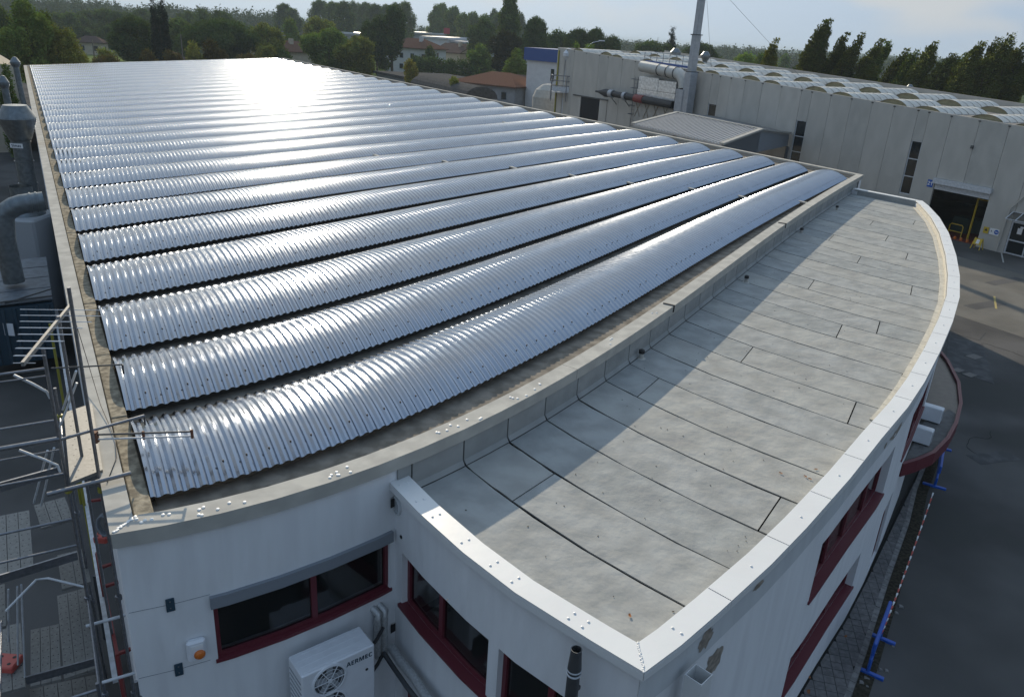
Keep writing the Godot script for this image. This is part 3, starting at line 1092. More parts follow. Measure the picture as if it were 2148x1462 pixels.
func canopy() -> void:
	var root := thing("entrance_canopy", "round entrance canopy with crimson rim and puddled roof beside the curved wing", "canopy")
	var e := [Vector2(9.53, -16.58), Vector2(10.01, -16.85), Vector2(10.63, -17.28), Vector2(11.40, -18.12), Vector2(12.12, -19.10), Vector2(12.91, -20.40), Vector2(13.66, -22.00), Vector2(14.21, -23.78), Vector2(14.39, -24.72)]
	var poly := PackedVector2Array(e)
	var inner := []
	for p in [Vector2(12.6, -21.9), Vector2(11.25, -19.55), Vector2(10.0, -17.6)]:
		inner.append(p)
	for p in inner:
		poly.append(p)
	var g := Geo.new()
	g.prism(poly, 2.2, 2.42)
	obj("slab", g, M.wet_roof, root)
	g = Geo.new()
	strip(g, e, 0.0, plen(e), 0.0, 0.04, 2.15, 2.5)
	strip(g, e, 0.0, plen(e), -0.05, -0.002, 2.421, 2.5)
	obj("rim", g, M.crimson, root)
	var dry := PackedVector2Array([Vector2(11.84, -19.83), Vector2(11.99, -19.67), Vector2(12.43, -20.09), Vector2(12.46, -19.68), Vector2(11.56, -18.39), Vector2(10.74, -17.53), Vector2(10.14, -17.10), Vector2(9.76, -16.89), Vector2(10.40, -17.83), Vector2(11.15, -18.99)])
	g = Geo.new()
	for p in Geometry2D.intersect_polygons(dry, Geometry2D.offset_polygon(poly, -0.06)[0]):
		g.prism(p, 2.421, 2.426)
	obj("dry_patch", g, M.dry_roof, root)
	for i in 2:
		var at: Vector3 = [Vector3(10.52, 2.45, -17.92), Vector3(11.43, 2.45, -19.25)][i]
		ac_unit(at + Vector3(0, 0.02, 0), atan2(0.85, -0.55) + 0.35, 0.6, 0.4, ["nearer white air conditioner outdoor unit with black grille on the entrance canopy", "farther white air conditioner outdoor unit on the entrance canopy"][i], 1, false)

# an outdoor unit; front faces +z before the turn
func ac_unit(at: Vector3, turn: float, w: float, h: float, label: String, fans: int, brand: bool) -> void:
	var root := thing("air_conditioner_unit", label, "air conditioner", at, "air conditioner outdoor units")
	root.rotation.y = turn
	var d := w * 0.42
	var g := Geo.new()
	g.bevel(Vector3(0, h / 2, 0), Vector3(w, h, d), 0.018)
	obj("casing", g, M.ac_white, root)
	if brand:
		for i in 4:
			g = Geo.new()
			g.box(Vector3(0, h + 0.002, -d * 0.36 + i * d * 0.24), Vector3(w * 0.88, 0.006, 0.012))
			obj("lid_rib", g, M.ac_white, root)
	for f in fans:
		var fy: float = h * 0.5 if fans == 1 else h * (0.74 - 0.46 * f)
		var r: float = minf(w * 0.29, h * (0.4 if fans == 1 else 0.225))
		var c := Vector3(-w * 0.14, fy, d / 2)
		var fan := Node3D.new()
		add(fan, "fan", root)
		var tilt := Basis(Vector3.RIGHT, Vector3(0, 0, 1), Vector3.DOWN)
		g = Geo.new()
		g.lathe(c, [Vector2(r * 1.16, -0.01), Vector2(r * 1.14, 0.014), Vector2(r * 1.02, 0.022), Vector2(r * 0.97, 0.004)], 28, tilt)
		obj("shroud", g, M.ac_white, fan)
		g = Geo.new()
		g.lathe(c, [Vector2(r, 0.003), Vector2(0.0, 0.0035)], 28, tilt)
		obj("opening", g, M.fan_dark, fan)
		for k in 5:
			g = Geo.new()
			var a := TAU * k / 5.0 + 0.3
			var mid := c + Vector3(cos(a), sin(a), 0) * r * 0.56 + Vector3(0, 0, 0.008)
			g.box(mid, Vector3(r * 0.72, r * 0.42, 0.005), Basis(Vector3(cos(a), sin(a), 0), Vector3(-sin(a), cos(a), 0), Vector3(0, 0, 1)).rotated(Vector3(cos(a), sin(a), 0), 0.12))
			obj("blade", g, M.ac_grey, fan)
		g = Geo.new()
		for k in 6:
			var a := TAU * k / 6.0
			g.bar(c + Vector3(cos(a), sin(a), 0) * r * 0.15 + Vector3(0, 0, 0.024), c + Vector3(cos(a), sin(a), 0) * r * 1.05 + Vector3(0, 0, 0.02), 0.011)
		for q in [0.3, 0.55, 0.8]:
			var ring := []
			for k in 25:
				ring.append(c + Vector3(cos(TAU * k / 24), sin(TAU * k / 24), 0) * r * q + Vector3(0, 0, 0.024))
			g.tube(ring, 0.0035, 5, false)
		g.lathe(c + Vector3(0, 0, 0.02), [Vector2(r * 0.17, 0.0), Vector2(r * 0.15, 0.012), Vector2(0, 0.014)], 14, tilt)
		obj("guard", g, M.ac_white, fan)
	for s in [-1, 1]:
		g = Geo.new()
		g.box(Vector3(s * w * 0.36, -0.012, 0), Vector3(0.06, 0.024, d * 1.1))
		obj("foot", g, M.steel_dark, root)
	g = Geo.new()
	for k in 9:
		g.box(Vector3(-w / 2 - 0.004, h * (0.12 + 0.09 * k), 0), Vector3(0.008, 0.02, d * 0.82))
	stuff(obj("side_louvres", g, M.ac_grey, root))
	if brand:
		g = Geo.new()
		g.lathe(Vector3(w * 0.38, h * 0.62, d / 2), [Vector2(0.022, -0.01), Vector2(0.022, 0.006), Vector2(0.0, 0.008)], 12, Basis(Vector3.RIGHT, Vector3(0, 0, 1), Vector3.DOWN))
		obj("cap", g, M.black, root)
		lettering("AERMEC", "Droid Sans", 0.075, M.plate_blue, root, Transform3D(Basis(), Vector3(w * 0.28, h * 0.855, d / 2 + 0.002)), "maker_name", true)
	else:
		g = Geo.new()
		for k in 6:
			g.box(Vector3(w * 0.5 + 0.004, h * (0.2 + 0.12 * k), 0), Vector3(0.01, 0.035, d * 0.7))
		stuff(obj("coil_grille", g, M.black, root))

func lettering(text: String, font: String, size: float, m: Material, parent: Node, xf: Transform3D, called: String, bold := false, depth := 0.004) -> void:
	var f := SystemFont.new()
	f.font_names = PackedStringArray([font])
	f.font_weight = 700 if bold else 400
	f.font_italic = false
	var t := TextMesh.new()
	t.text = text
	t.font = f
	t.font_size = 64
	t.pixel_size = size / 46.0
	t.depth = depth
	t.material = m
	var o := MeshInstance3D.new()
	o.mesh = t
	o.transform = xf
	add(o, called, parent)

func barriers() -> void:
	var n := 0
	for q in [[Vector3(7.44, 0.00, -12.15), Vector3(8.33, 0.00, -13.50)], [Vector3(12.31, 0.00, -19.49), Vector3(14.13, 0.00, -22.71)]]:
		var a: Vector3 = q[0]
		var b: Vector3 = q[1]
		var d := (b - a).normalized()
		var side := d.cross(Vector3.UP)
		var root := thing("plastic_barrier", ["nearer blue plastic barrier by the pavement, tied to the striped chain", "farther blue plastic barrier standing beside the canopy rim"][n], "barrier", a, "blue plastic yard barriers")
		n += 1
		var l := a.distance_to(b)
		var g := Geo.new()
		var bs := Basis(side, Vector3.UP, -d)
		g.bevel(d * l / 2 + Vector3(0, 0.78, 0), Vector3(0.07, 0.22, l), 0.015, bs)
		obj("top_rail", g, M.plastic_blue, root)
		g = Geo.new()
		g.bevel(d * l / 2 + Vector3(0, 0.38, 0), Vector3(0.05, 0.2, l * 0.96), 0.012, bs)
		obj("low_rail", g, M.plastic_blue, root)
		for e in [0.12, 0.88]:
			g = Geo.new()
			g.bar(d * l * e + Vector3(0, 0.05, 0), d * l * e + Vector3(0, 0.72, 0), 0.05)
			obj("post", g, M.plastic_blue, root)
			g = Geo.new()
			g.bevel(d * l * e + Vector3(0, 0.035, 0), Vector3(0.62, 0.06, 0.09), 0.012, bs)
			obj("foot", g, M.plastic_blue, root)
	# red and white chain from barrier to barrier
	var pts := [Vector3(7.79, 0.75, -12.62), Vector3(11.51, 0.75, -18.22)]
	var root := thing("barrier_chain", "red and white plastic chain hung between the blue barriers", "chain", pts[0])
	for m in 2:
		var l := 60
		var g := Geo.new()
		for i in l:
			var f := (i + 0.5) / l
			var p: Vector3 = pts[0].lerp(pts[1], f) - pts[0] - Vector3.UP * 0.5 * 4.0 * f * (1 - f)
			var f2 := (i + 1.35) / l
			var p2: Vector3 = pts[0].lerp(pts[1], f2) - pts[0] - Vector3.UP * 0.5 * 4.0 * f2 * (1 - f2)
			if (i / 2) % 2 == m:
				g.bar(p, p2, 0.035 if i & 1 else 0.018, 0.018 if i & 1 else 0.035)
		stuff(obj(["red_links", "white_links"][m], g, [M.plastic_red, M.sign_white][m], root))

# ---------------------------------------------------------------- the long concrete shed on the right
const SHED_T := 53.9

func shed_top(s: float) -> float:
	return 7.97 + 0.0455 * (s - 27.4)

func shed() -> void:
	var root := thing("concrete_shed", "long grey shed of upright precast concrete panels with cream barrel skylights", "shed")
	var back := Basis(v3(EV, 0), Vector3.UP, v3(-DV, 0))
	# windows: [s0, s1, y0, y1, bars]
	var wins := [[33.85, 34.7, 2.4, 6.15, 3], [44.05, 45.1, 1.4, 6.37, 4], [54.35, 55.4, 3.4, 6.68, 2]]
	var door := [28.25, 32.2, 0.0, 3.45]
	var ent := [24.0, 26.4, 0.05, 2.15]
	var marks := [16.0, 18.0, 20.0, 22.0, 24.0, 26.4, 28.25, 30.22, 32.2, 33.85, 34.7, 36.6, 38.45, 40.3, 42.2, 44.05, 45.1, 47.2, 49.3, 51.3, 53.0, 54.35, 55.4, 57.3, 59.2, 61.1, 63.0, 64.9, 66.6, 68.7, 71.2, 72.8, 75.2, 77.6, 79.0, 81.0]
	for i in marks.size() - 1:
		var a: float = marks[i]
		var b: float = marks[i + 1]
		var spans := [[0.0, -1.0]]
		for w in wins:
			if w[0] < a + 0.01 and w[1] > b - 0.01:
				spans = [[0.0, w[2]], [w[3], -1.0]]
		if a >= 28.2 and b <= 32.25:
			spans = [[3.93, -1.0]]
		if a >= 23.9 and b <= 26.45:
			spans = [[2.2, -1.0]]
		for sp in spans:
			var g := Geo.new()
			var y0: float = sp[0]
			var ya: float = sp[1] if sp[1] > 0 else shed_top(a)
			var yb: float = sp[1] if sp[1] > 0 else shed_top(b)
			var o0 := SHED_T + 0.14
			var o1 := SHED_T + rng.randf_range(-0.004, 0.004)
			var aa := a + 0.012
			var bb := b - 0.012
			g.hexa([te(o1, aa, y0), te(o0, aa, y0), te(o0, bb, y0), te(o1, bb, y0), te(o1, aa, ya), te(o0, aa, ya), te(o0, bb, yb), te(o1, bb, yb)])
			obj("wall_panel", g, M.panel_concrete if i % 3 else M.panel_concrete_b, root)
		if i % 1 == 0 and a > 27:
			var g := Geo.new()
			g.box(te(SHED_T - 0.015, a, shed_top(a) - 0.12), Vector3(0.05, 0.06, 0.16), back)
			obj("panel_clip", g, M.dark_rubber, root)
	# backing, end walls, roof
	var g := Geo.new()
	for q in [[16.0, 28.2, 2.25], [28.2, 32.3, 4.0], [32.3, 33.8, 0.0], [34.75, 44.0, 0.0], [45.15, 54.3, 0.0], [55.45, 81.0, 0.0]]:
		g.hexa([te(54.06, q[0], q[2]), te(54.2, q[0], q[2]), te(54.2, q[1], q[2]), te(54.06, q[1], q[2]), te(54.06, q[0], shed_top(q[0]) - 0.2), te(54.2, q[0], shed_top(q[0]) - 0.2), te(54.2, q[1], shed_top(q[1]) - 0.2), te(54.06, q[1], shed_top(q[1]) - 0.2)])
	obj("inner_lining", g, M.void, root)
	for q in [[16.0, 0.14], [81.0, -0.14], ]:
		g = Geo.new()
		var s: float = q[0]
		var s2: float = q[0] + q[1]
		var lo := minf(s, s2)
		var hi := maxf(s, s2)
		g.hexa([te(54.06, lo, 0), te(70, lo, 0), te(70, hi, 0), te(54.06, hi, 0), te(54.06, lo, shed_top(lo)), te(70, lo, shed_top(lo)), te(70, hi, shed_top(hi)), te(54.06, hi, shed_top(hi))])
		obj("end_wall", g, M.panel_concrete, root)
	g = Geo.new()
	g.hexa([te(70, 16, 0), te(70.15, 16, 0), te(70.15, 81, 0), te(70, 81, 0), te(70, 16, shed_top(16) + 0.3), te(70.15, 16, shed_top(16) + 0.3), te(70.15, 81, shed_top(81) + 0.3), te(70, 81, shed_top(81) + 0.3)])
	obj("rear_wall", g, M.panel_concrete, root)
	g = Geo.new()
	g.hexa([te(54.21, 16.2, 7.2), te(69.9, 16.2, 7.2), te(69.9, 80.8, 9.4), te(54.21, 80.8, 9.4), te(54.21, 16.2, 7.4), te(69.9, 16.2, 7.4), te(69.9, 80.8, 9.9), te(54.21, 80.8, 9.9)])
	obj("roof_deck", g, M.roof_membrane_light, root)
	# a white parapet box at the near end
	g = Geo.new()
	g.hexa([te(56.5, 25.2, 7.8), te(72, 25.2, 7.8), te(72, 25.5, 7.8), te(56.5, 25.5, 7.8), te(56.5, 25.2, 8.75), te(72, 25.2, 8.75), te(72, 25.5, 8.75), te(56.5, 25.5, 8.75)])
	obj("roof_upstand", g, M.house_white, root)
	# barrel skylight shells, bay by bay, row behind row
	for bay in 15:
		var s := 27.4 + bay * 3.62
		for row in 2:
			var t0: float = [54.7, 63.0][row] + (1.3 if bay % 2 and row == 0 else 0.0)
			var t1: float = [60.5, 68.5][row]
			barrel(root, s, t0, t1, shed_top(s) - (0.42 if row == 0 else 0.36))
	# windows
	for w in wins:
		var win := Node3D.new()
		add(win, "window", root)
		g = Geo.new()
		for e in [w[0] + 0.03, w[1] - 0.03]:
			g.box(te(SHED_T + 0.09, e, (w[2] + w[3]) / 2), Vector3(0.06, w[3] - w[2], 0.06), back)
		var n: int = w[4]
		for k in n + 1:
			g.box(te(SHED_T + 0.085, (w[0] + w[1]) / 2, lerpf(w[2] + 0.03, w[3] - 0.03, float(k) / n)), Vector3(0.06, 0.06, w[1] - w[0] - 0.12), back)
		obj("frame", g, M.steel_pale, win)
		for k in n:
			g = Geo.new()
			var y0 := lerpf(w[2] + 0.06, w[3], float(k) / n)
			var y1 := lerpf(w[2], w[3] - 0.06, float(k + 1) / n)
			g.box(te(SHED_T + 0.1, (w[0] + w[1]) / 2, (y0 + y1) / 2), Vector3(0.012, y1 - y0, w[1] - w[0] - 0.1), back)
			obj("pane", g, M.dark_glass, win)
	# roller door, its box, and what stands inside
	var dr := Node3D.new()
	add(dr, "roller_door", root)
	g = Geo.new()
	g.box(te(SHED_T - 0.09, 30.22, 3.74), Vector3(0.2, 0.36, 4.1), back)
	obj("door_box", g, M.steel_pale, dr)
	for k in 4:
		g = Geo.new()
		g.box(te(SHED_T + 0.05, 30.22, 3.51 - k * 0.1), Vector3(0.03, 0.092, 3.9), back)
		obj("shutter_slat", g, M.steel_pale, dr)
	g = Geo.new()
	for q in [[28.3, 32.2]]:
		g.hexa([te(54.2, 28.0, 0.005), te(64, 28.0, 0.005), te(64, 33.0, 0.005), te(54.2, 33.0, 0.005), te(54.2, 28.0, 0.02), te(64, 28.0, 0.02), te(64, 33.0, 0.02), te(54.2, 33.0, 0.02)])
	obj("door_floor", g, M.floor_red, root)
	var gate := thing("yellow_safety_gate", "yellow tubular safety rail and tall post inside the roller door opening", "safety rail")
	g = Geo.new()
	var f0 := te(54.9, 30.9, 0.0)
	var f1 := te(54.9, 29.95, 0.0)
	g.tube([f0, f0 + Vector3.UP * 0.85, f0.lerp(f1, 0.1) + Vector3.UP * 0.95, f0.lerp(f1, 0.9) + Vector3.UP * 0.95, f1 + Vector3.UP * 0.85, f1], 0.035, 8)
	g.tube([f0 + Vector3.UP * 0.45, f1 + Vector3.UP * 0.45], 0.03, 8)
	obj("hoop", g, M.yellow, gate)
	g = Geo.new()
	g.bar(te(54.8, 29.4, 0), te(54.8, 29.4, 3.4), 0.09)
	obj("post", g, M.yellow, gate)
	g = Geo.new()
	g.bar(te(54.8, 29.4, 2.95), te(54.8, 28.4, 2.95), 0.07)
	g.bar(te(54.8, 28.4, 0), te(54.8, 28.4, 3.4), 0.06)
	obj("crossbar", g, M.yellow, gate)
	for k in 3:
		var gb := Geo.new()
		gb.bevel(Vector3(0, 0.55, 0), Vector3(1.0, 1.1 - 0.15 * k, 1.2), 0.03, back)
		var o := obj("stacked_crate", gb, M.goods_green)
		o.position = te(57.5 + k * 0.6, 31.4 - k * 0.9, 0.02)
		tag(o, ["dark green crate at the left inside the roller door", "dark green crate in the middle inside the roller door", "dark green crate at the right inside the roller door"][k], "crate", "crates inside the roller door")
	for k in 6:
		var gb := Geo.new()
		gb.lathe(Vector3.ZERO, [Vector2(0.1, 0.0), Vector2(0.1, 0.12), Vector2(0.05, 0.2), Vector2(0, 0.2)], 10)
		var o := obj("floor_bollard", gb, M.orange)
		o.position = te(54.5, 31.0 - k * 0.45, 0.02)
		tag(o, "small orange floor bollard on the sill of the roller door", "bollard", "orange bollards in the roller door")
	# number sign and safety signs
	var sg := thing("number_sign", "blue sign with white number 21 left of the roller door", "sign", te(SHED_T - 0.02, 32.5, 3.48))
	sg.basis = Basis(v3(-DV, 0), Vector3.UP, v3(-EV, 0))
	g = Geo.new()
	g.box(Vector3.ZERO, Vector3(0.42, 0.5, 0.02))
	obj("plate", g, M.sign_blue, sg)
	lettering("21", "Droid Sans", 0.26, M.sign_white, sg, Transform3D(Basis(), Vector3(0, 0, 0.012)), "number", true)
	sg = thing("warning_sign", "yellow warning sign with black triangle right of the roller door", "sign", te(SHED_T - 0.02, 28.14 - 0.28, 1.22))
	sg.basis = Basis(v3(-DV, 0), Vector3.UP, v3(-EV, 0))
	g = Geo.new()
	g.box(Vector3.ZERO, Vector3(0.34, 0.42, 0.02))
	obj("plate", g, M.yellow, sg)
	g = Geo.new()
	g.tri(Vector3(-0.11, -0.05, 0.0115), Vector3(0.11, -0.05, 0.0115), Vector3(0, 0.14, 0.0115))
	obj("symbol", g, M.black, sg)
	sg = thing("mandatory_sign", "white safety sign with a round blue symbol right of the yellow warning sign", "sign", te(SHED_T - 0.02, 27.3, 1.22))
	sg.basis = Basis(v3(-DV, 0), Vector3.UP, v3(-EV, 0))
	g = Geo.new()
	g.box(Vector3.ZERO, Vector3(0.62, 0.42, 0.02))
	obj("plate", g, M.sign_white, sg)
	g = Geo.new()
	g.lathe(Vector3(0.14, 0.01, 0.0105), [Vector2(0.15, 0.0), Vector2(0.0, 0.001)], 20, Basis(Vector3.RIGHT, Vector3(0, 0, 1), Vector3.DOWN))
	obj("disc", g, M.sign_blue, sg)
	g = Geo.new()
	g.box(Vector3(0.14, 0.01, 0.014), Vector3(0.17, 0.05, 0.002))
	obj("symbol", g, M.sign_white, sg)
	g = Geo.new()
	g.tri(Vector3(-0.24, -0.02, 0.0115), Vector3(-0.14, -0.02, 0.0115), Vector3(-0.19, 0.1, 0.0115))
	obj("small_symbol", g, M.plate_blue, sg)
	# yellow floor stand
	var st := thing("yellow_floor_stand", "yellow folding floor stand with a white note beside the roller door", "stand", te(SHED_T - 0.75, 27.75, 0.008))
	st.basis = Basis(v3(-DV, 0), Vector3.UP, v3(-EV, 0))
	for s in [-1, 1]:
		g = Geo.new()
		g.bar(Vector3(s * 0.3, 0, 0.22), Vector3(s * 0.24, 0.75, 0), 0.045)
		g.bar(Vector3(s * 0.3, 0, -0.22), Vector3(s * 0.24, 0.75, -0.03), 0.045)
		obj("leg", g, M.yellow, st)
	g = Geo.new()
	g.box(Vector3(0, 0.52, 0.09), Vector3(0.52, 0.42, 0.02), Basis(Vector3.RIGHT, -0.3))
	obj("board", g, M.yellow, st)
	g = Geo.new()
	g.box(Vector3(0.02, 0.52, 0.105), Vector3(0.2, 0.28, 0.01), Basis(Vector3.RIGHT, -0.3))
	obj("note", g, M.sign_white, st)
	# side entrance with small glazed hood
	var en := Node3D.new()
	add(en, "entrance", root)
	g = Geo.new()
	for e in [24.05, 25.2, 26.35]:
		g.box(te(SHED_T + 0.06, e, 1.08), Vector3(0.08, 2.1, 0.08), back)
	for y in [0.09, 0.95, 2.12]:
		g.box(te(SHED_T + 0.06, 25.2, y), Vector3(0.07, 0.08, 2.38), back)
	obj("frame", g, M.steel_pale, en)
	for e in [24.6, 25.77]:
		for y in [[0.13, 0.91], [0.99, 2.08]]:
			g = Geo.new()
			g.box(te(SHED_T + 0.07, e, (y[0] + y[1]) / 2), Vector3(0.01, y[1] - y[0], 1.05), back)
			obj("pane", g, M.dark_glass, en)
	g = Geo.new()
	g.box(te(SHED_T + 0.055, 25.8, 1.6), Vector3(0.004, 0.38, 0.3), back)
	g.box(te(SHED_T + 0.0552, 25.72, 1.86), Vector3(0.004, 0.12, 0.2), back)
	obj("notice", g, M.sign_white, en)
	g = Geo.new()
	for k in 5:
		g.bar(te(SHED_T - 0.02, 24.0 + k * 0.62, 2.75), te(SHED_T - 0.75, 24.0 + k * 0.62, 2.35), 0.05)
	g.bar(te(SHED_T - 0.75, 24.0, 2.35), te(SHED_T - 0.75, 26.5, 2.35), 0.05)
	g.bar(te(SHED_T - 0.02, 24.0, 2.75), te(SHED_T - 0.02, 26.5, 2.75), 0.05)
	obj("hood_frame", g, M.steel_pale, en)
	g = Geo.new()
	g.quad(te(SHED_T - 0.75, 26.48, 2.36), te(SHED_T - 0.75, 24.0, 2.36), te(SHED_T - 0.03, 24.0, 2.75), te(SHED_T - 0.03, 26.48, 2.75))
	obj("hood_pane", g, M.glass, en)
	g = Geo.new()
	g.tube([te(SHED_T - 0.1, 25.9, 5.5), te(SHED_T - 0.1, 25.95, 4.0), te(SHED_T - 0.1, 26.7, 2.9), te(SHED_T - 0.1, 26.8, 0.02)], 0.05, 8)
	obj("downpipe", g, M.panel_concrete, root)
	g = Geo.new()
	g.box(te(SHED_T - 0.06, 30.25, 6.3), Vector3(0.12, 0.2, 0.16), back)
	obj("wall_lamp", g, M.steel_dark, root)
	for q in [[80.6, 10.1], [79.3, 10.0]]:
		g = Geo.new()
		g.tube([te(SHED_T - 0.08, q[0], q[1]), te(SHED_T - 0.08, q[0], 3.0)], 0.09, 8)
		obj("downpipe", g, M.pipe_yellow if q[0] > 80 else M.panel_concrete_b, root)

func barrel(root: Node, s: float, t0: float, t1: float, y: float) -> void:
	var half := 1.4
	var rise := 0.6
	var g := Geo.new()
	var n := 12
	var m := int((t1 - t0) / 0.8)
	for i in m:
		var ta := lerpf(t0, t1, float(i) / m)
		var tb := lerpf(t0, t1, float(i + 1) / m)
		var tm := lerpf(ta, tb, 0.4)
		for j in n:
			var a0 := PI * (0.1 + 0.8 * j / n)
			var a1 := PI * (0.1 + 0.8 * (j + 1) / n)
			for q in [[ta, tm, 0.04], [tm, tb, 0.0]]:
				var r: float = 1.0 + q[2] / half
				g.smooth(te(q[0], s - cos(a1) * half * r, y + (sin(a1) - 0.31) * rise * 1.45 * r), te(q[0], s - cos(a0) * half * r, y + (sin(a0) - 0.31) * rise * 1.45 * r), te(q[1], s - cos(a0) * half * r, y + (sin(a0) - 0.31) * rise * 1.45 * r), te(q[1], s - cos(a1) * half * r, y + (sin(a1) - 0.31) * rise * 1.45 * r),
					shell_n(a1), shell_n(a0), shell_n(a0), shell_n(a1))
	var o := obj("barrel_skylight", g, M.shell_cream, root)
	g = Geo.new()
	for t in [t0 + 0.1, t1 - 0.1]:
		for j in n:
			var a0 := PI * (0.1 + 0.8 * j / n)
			var a1 := PI * (0.1 + 0.8 * (j + 1) / n)
			var p0 := te(t, s - cos(a0) * half, y + (sin(a0) - 0.31) * rise * 1.45)
			var p1 := te(t, s - cos(a1) * half, y + (sin(a1) - 0.31) * rise * 1.45)
			g.quad(Vector3(p0.x, y - 0.5, p0.z), Vector3(p1.x, y - 0.5, p1.z), p1, p0)
	stuff(obj("end_plates", g, M.shell_end, o))

func shell_n(a: float) -> Vector3:
	var p := DV * -cos(a)
	return Vector3(p.x, sin(a) * 1.2, p.y).normalized()

# ---------------------------------------------------------------- plant on and before the shed
func shed_plant() -> void:
	var t := SHED_T - 0.9
	var back := Basis(v3(EV, 0), Vector3.UP, v3(-DV, 0))
	# tall flue
	var root := thing("tall_flue_stack", "tall grey square flue stack rising above the shed wall", "chimney", te(t, 57.2))
	var g := Geo.new()
	g.bevel(Vector3(0, 5.0, 0), Vector3(0.85, 8.4, 0.85), 0.03, back)
	obj("base_duct", g, M.chimney_grey, root)
	g = Geo.new()
	g.bevel(Vector3(0, 10.8, 0), Vector3(0.62, 3.3, 0.62), 0.03, back)
	obj("shaft", g, M.chimney_grey, root)
	g = Geo.new()
	g.bevel(Vector3(0, 15.5, 0), Vector3(0.54, 6.2, 0.54), 0.03, back)
	obj("shaft", g, M.chimney_grey, root)
	for y in [9.25, 12.42]:
		g = Geo.new()
		g.box(Vector3(0, y, 0), Vector3(0.78, 0.08, 0.78), back)
		obj("flange", g, M.steel_dark, root)
	for q in [[62.5, 60.5], [52.5, 62.0]]:
		g = Geo.new()
		g.tube([Vector3(0, 17.5, 0), te(q[1], q[0], 9.5) - te(t, 57.2)], 0.012, 4)
		obj("guy_wire", g, M.steel_dark, root)
	# big beige elbow duct
	root = thing("large_elbow_duct", "large beige round duct bending down beside the tall flue", "duct")
	g = Geo.new()
	var path := [te(t, 64.4, 9.3), te(t, 61.0, 9.12), te(t, 59.4, 9.02)]
	for i in 6:
		var a := PI / 2 * (i + 1) / 6.0
		path.append(te(t, 59.2 - 1.25 * sin(a), 7.75 + 1.25 * cos(a)))
	g.tube(path, 0.52, 18)
	obj("bend", g, M.duct_beige, root)
	g = Geo.new()
	g.bevel(te(t, 57.95, 6.0), Vector3(1.0, 3.3, 1.0), 0.03, back)
	obj("drop_duct", g, M.chimney_grey, root)
	for s in [61.6, 60.3, 59.2]:
		g = Geo.new()
		var c := te(t, s, 9.02 + (s - 59.4) * 0.055)
		var b := Basis(v3(EV, 0), v3(DV, 0.05).normalized(), Vector3.UP)
		g.lathe(c, [Vector2(0.52, -0.05), Vector2(0.57, -0.04), Vector2(0.57, 0.04), Vector2(0.52, 0.05)], 18, b)
		obj("flange", g, M.steel_dark, root)
	# silver insulated box with black sleeve, below it rough concrete block
	root = thing("silver_insulated_casing", "silver foil clad casing on the shed wall above diamond patterned concrete", "casing")
	for q in [[62.0, 65.0, 7.15, 8.35], [59.0, 61.98, 7.15, 8.2], [62.0, 65.1, 6.2, 7.13], [59.0, 61.98, 6.2, 7.13]]:
		g = Geo.new()
		g.bevel(te(SHED_T - 0.35, (q[0] + q[1]) / 2, (q[2] + q[3]) / 2), Vector3(0.5, q[3] - q[2], q[1] - q[0] - 0.02), 0.02, back)
		obj("foil_panel", g, M.aluminium, root)
	g = Geo.new()
	g.box(te(SHED_T - 0.35, 62.0, 4.3), Vector3(0.6, 3.7, 6.2), back)
	obj("concrete_block", g, M.coping_concrete, root)
	for i in 4:
		for sgn in [-1, 1]:
			g = Geo.new()
			g.bar(te(SHED_T - 0.665, 60.0 + i * 1.4, 5.2 - sgn * 0.75), te(SHED_T - 0.665, 60.8 + i * 1.4, 5.2 + sgn * 0.75), 0.08, 0.05)
			obj("diamond_rib", g, M.beam_concrete, root)
	g = Geo.new()
	g.box(te(SHED_T - 0.5, 58.75, 6.0), Vector3(0.9, 4.6, 0.5), back)
	obj("louvre_column", g, M.steel_dark, root)
	for k in 6:
		g = Geo.new()
		g.box(te(SHED_T - 0.97, 58.75, 4.2 + k * 0.75), Vector3(0.03, 0.06, 0.52), back)
		obj("louvre_band", g, M.black, root)
	root = thing("black_sleeved_duct", "black duct with pointed nozzle and red collar on the shed wall", "duct")
	var segs := [[58.9, 63.2, 0.36, "black_sleeve"], [63.25, 64.6, 0.40, "red_paint"], [64.65, 66.1, 0.33, "black_sleeve"], [66.1, 66.5, 0.42, "chimney_grey"], [66.55, 68.3, 0.3, "black_sleeve"], [68.3, 68.9, 0.40, "chimney_grey"]]
	var py := 6.12
	for q in segs:
		g = Geo.new()
		g.tube([te(t - 0.2, q[0], py + 0.02 * (q[0] - 58)), te(t - 0.2, q[1], py + 0.02 * (q[1] - 58))], q[2], 14)
		obj("sleeve" if q[3] == "black_sleeve" else "collar", g, M[q[3]], root)
	g = Geo.new()
	g.tube([te(t - 0.2, 68.9, py + 0.2), te(t - 0.2, 69.6, py + 0.2), te(t - 0.2, 70.9, py + 0.22), te(t - 0.2, 71.4, py + 0.22)], [0.38, 0.42, 0.12, 0.1], 14)
	obj("nozzle", g, M.black_sleeve, root)
	g = Geo.new()
	for s in [60.5, 63.0, 66.8, 69.0]:
		g.bar(te(t - 0.2, s, py + 0.1), te(SHED_T, s, py - 0.9), 0.06)
	stuff(obj("brackets", g, M.steel_dark, root))
	# caged ladder
	root = thing("caged_ladder", "grey caged access ladder beside the silver casing", "ladder", te(SHED_T - 0.25, 65.8))
	for s in [-0.25, 0.25]:
		g = Geo.new()
		g.bar(v3(DV * s, 3.2), v3(DV * s, 8.2), 0.06)
		obj("stile", g, M.steel, root)
	for k in 15:
		g = Geo.new()
		g.bar(v3(DV * -0.25, 3.4 + k * 0.32), v3(DV * 0.25, 3.4 + k * 0.32), 0.035)
		obj("rung", g, M.steel, root)
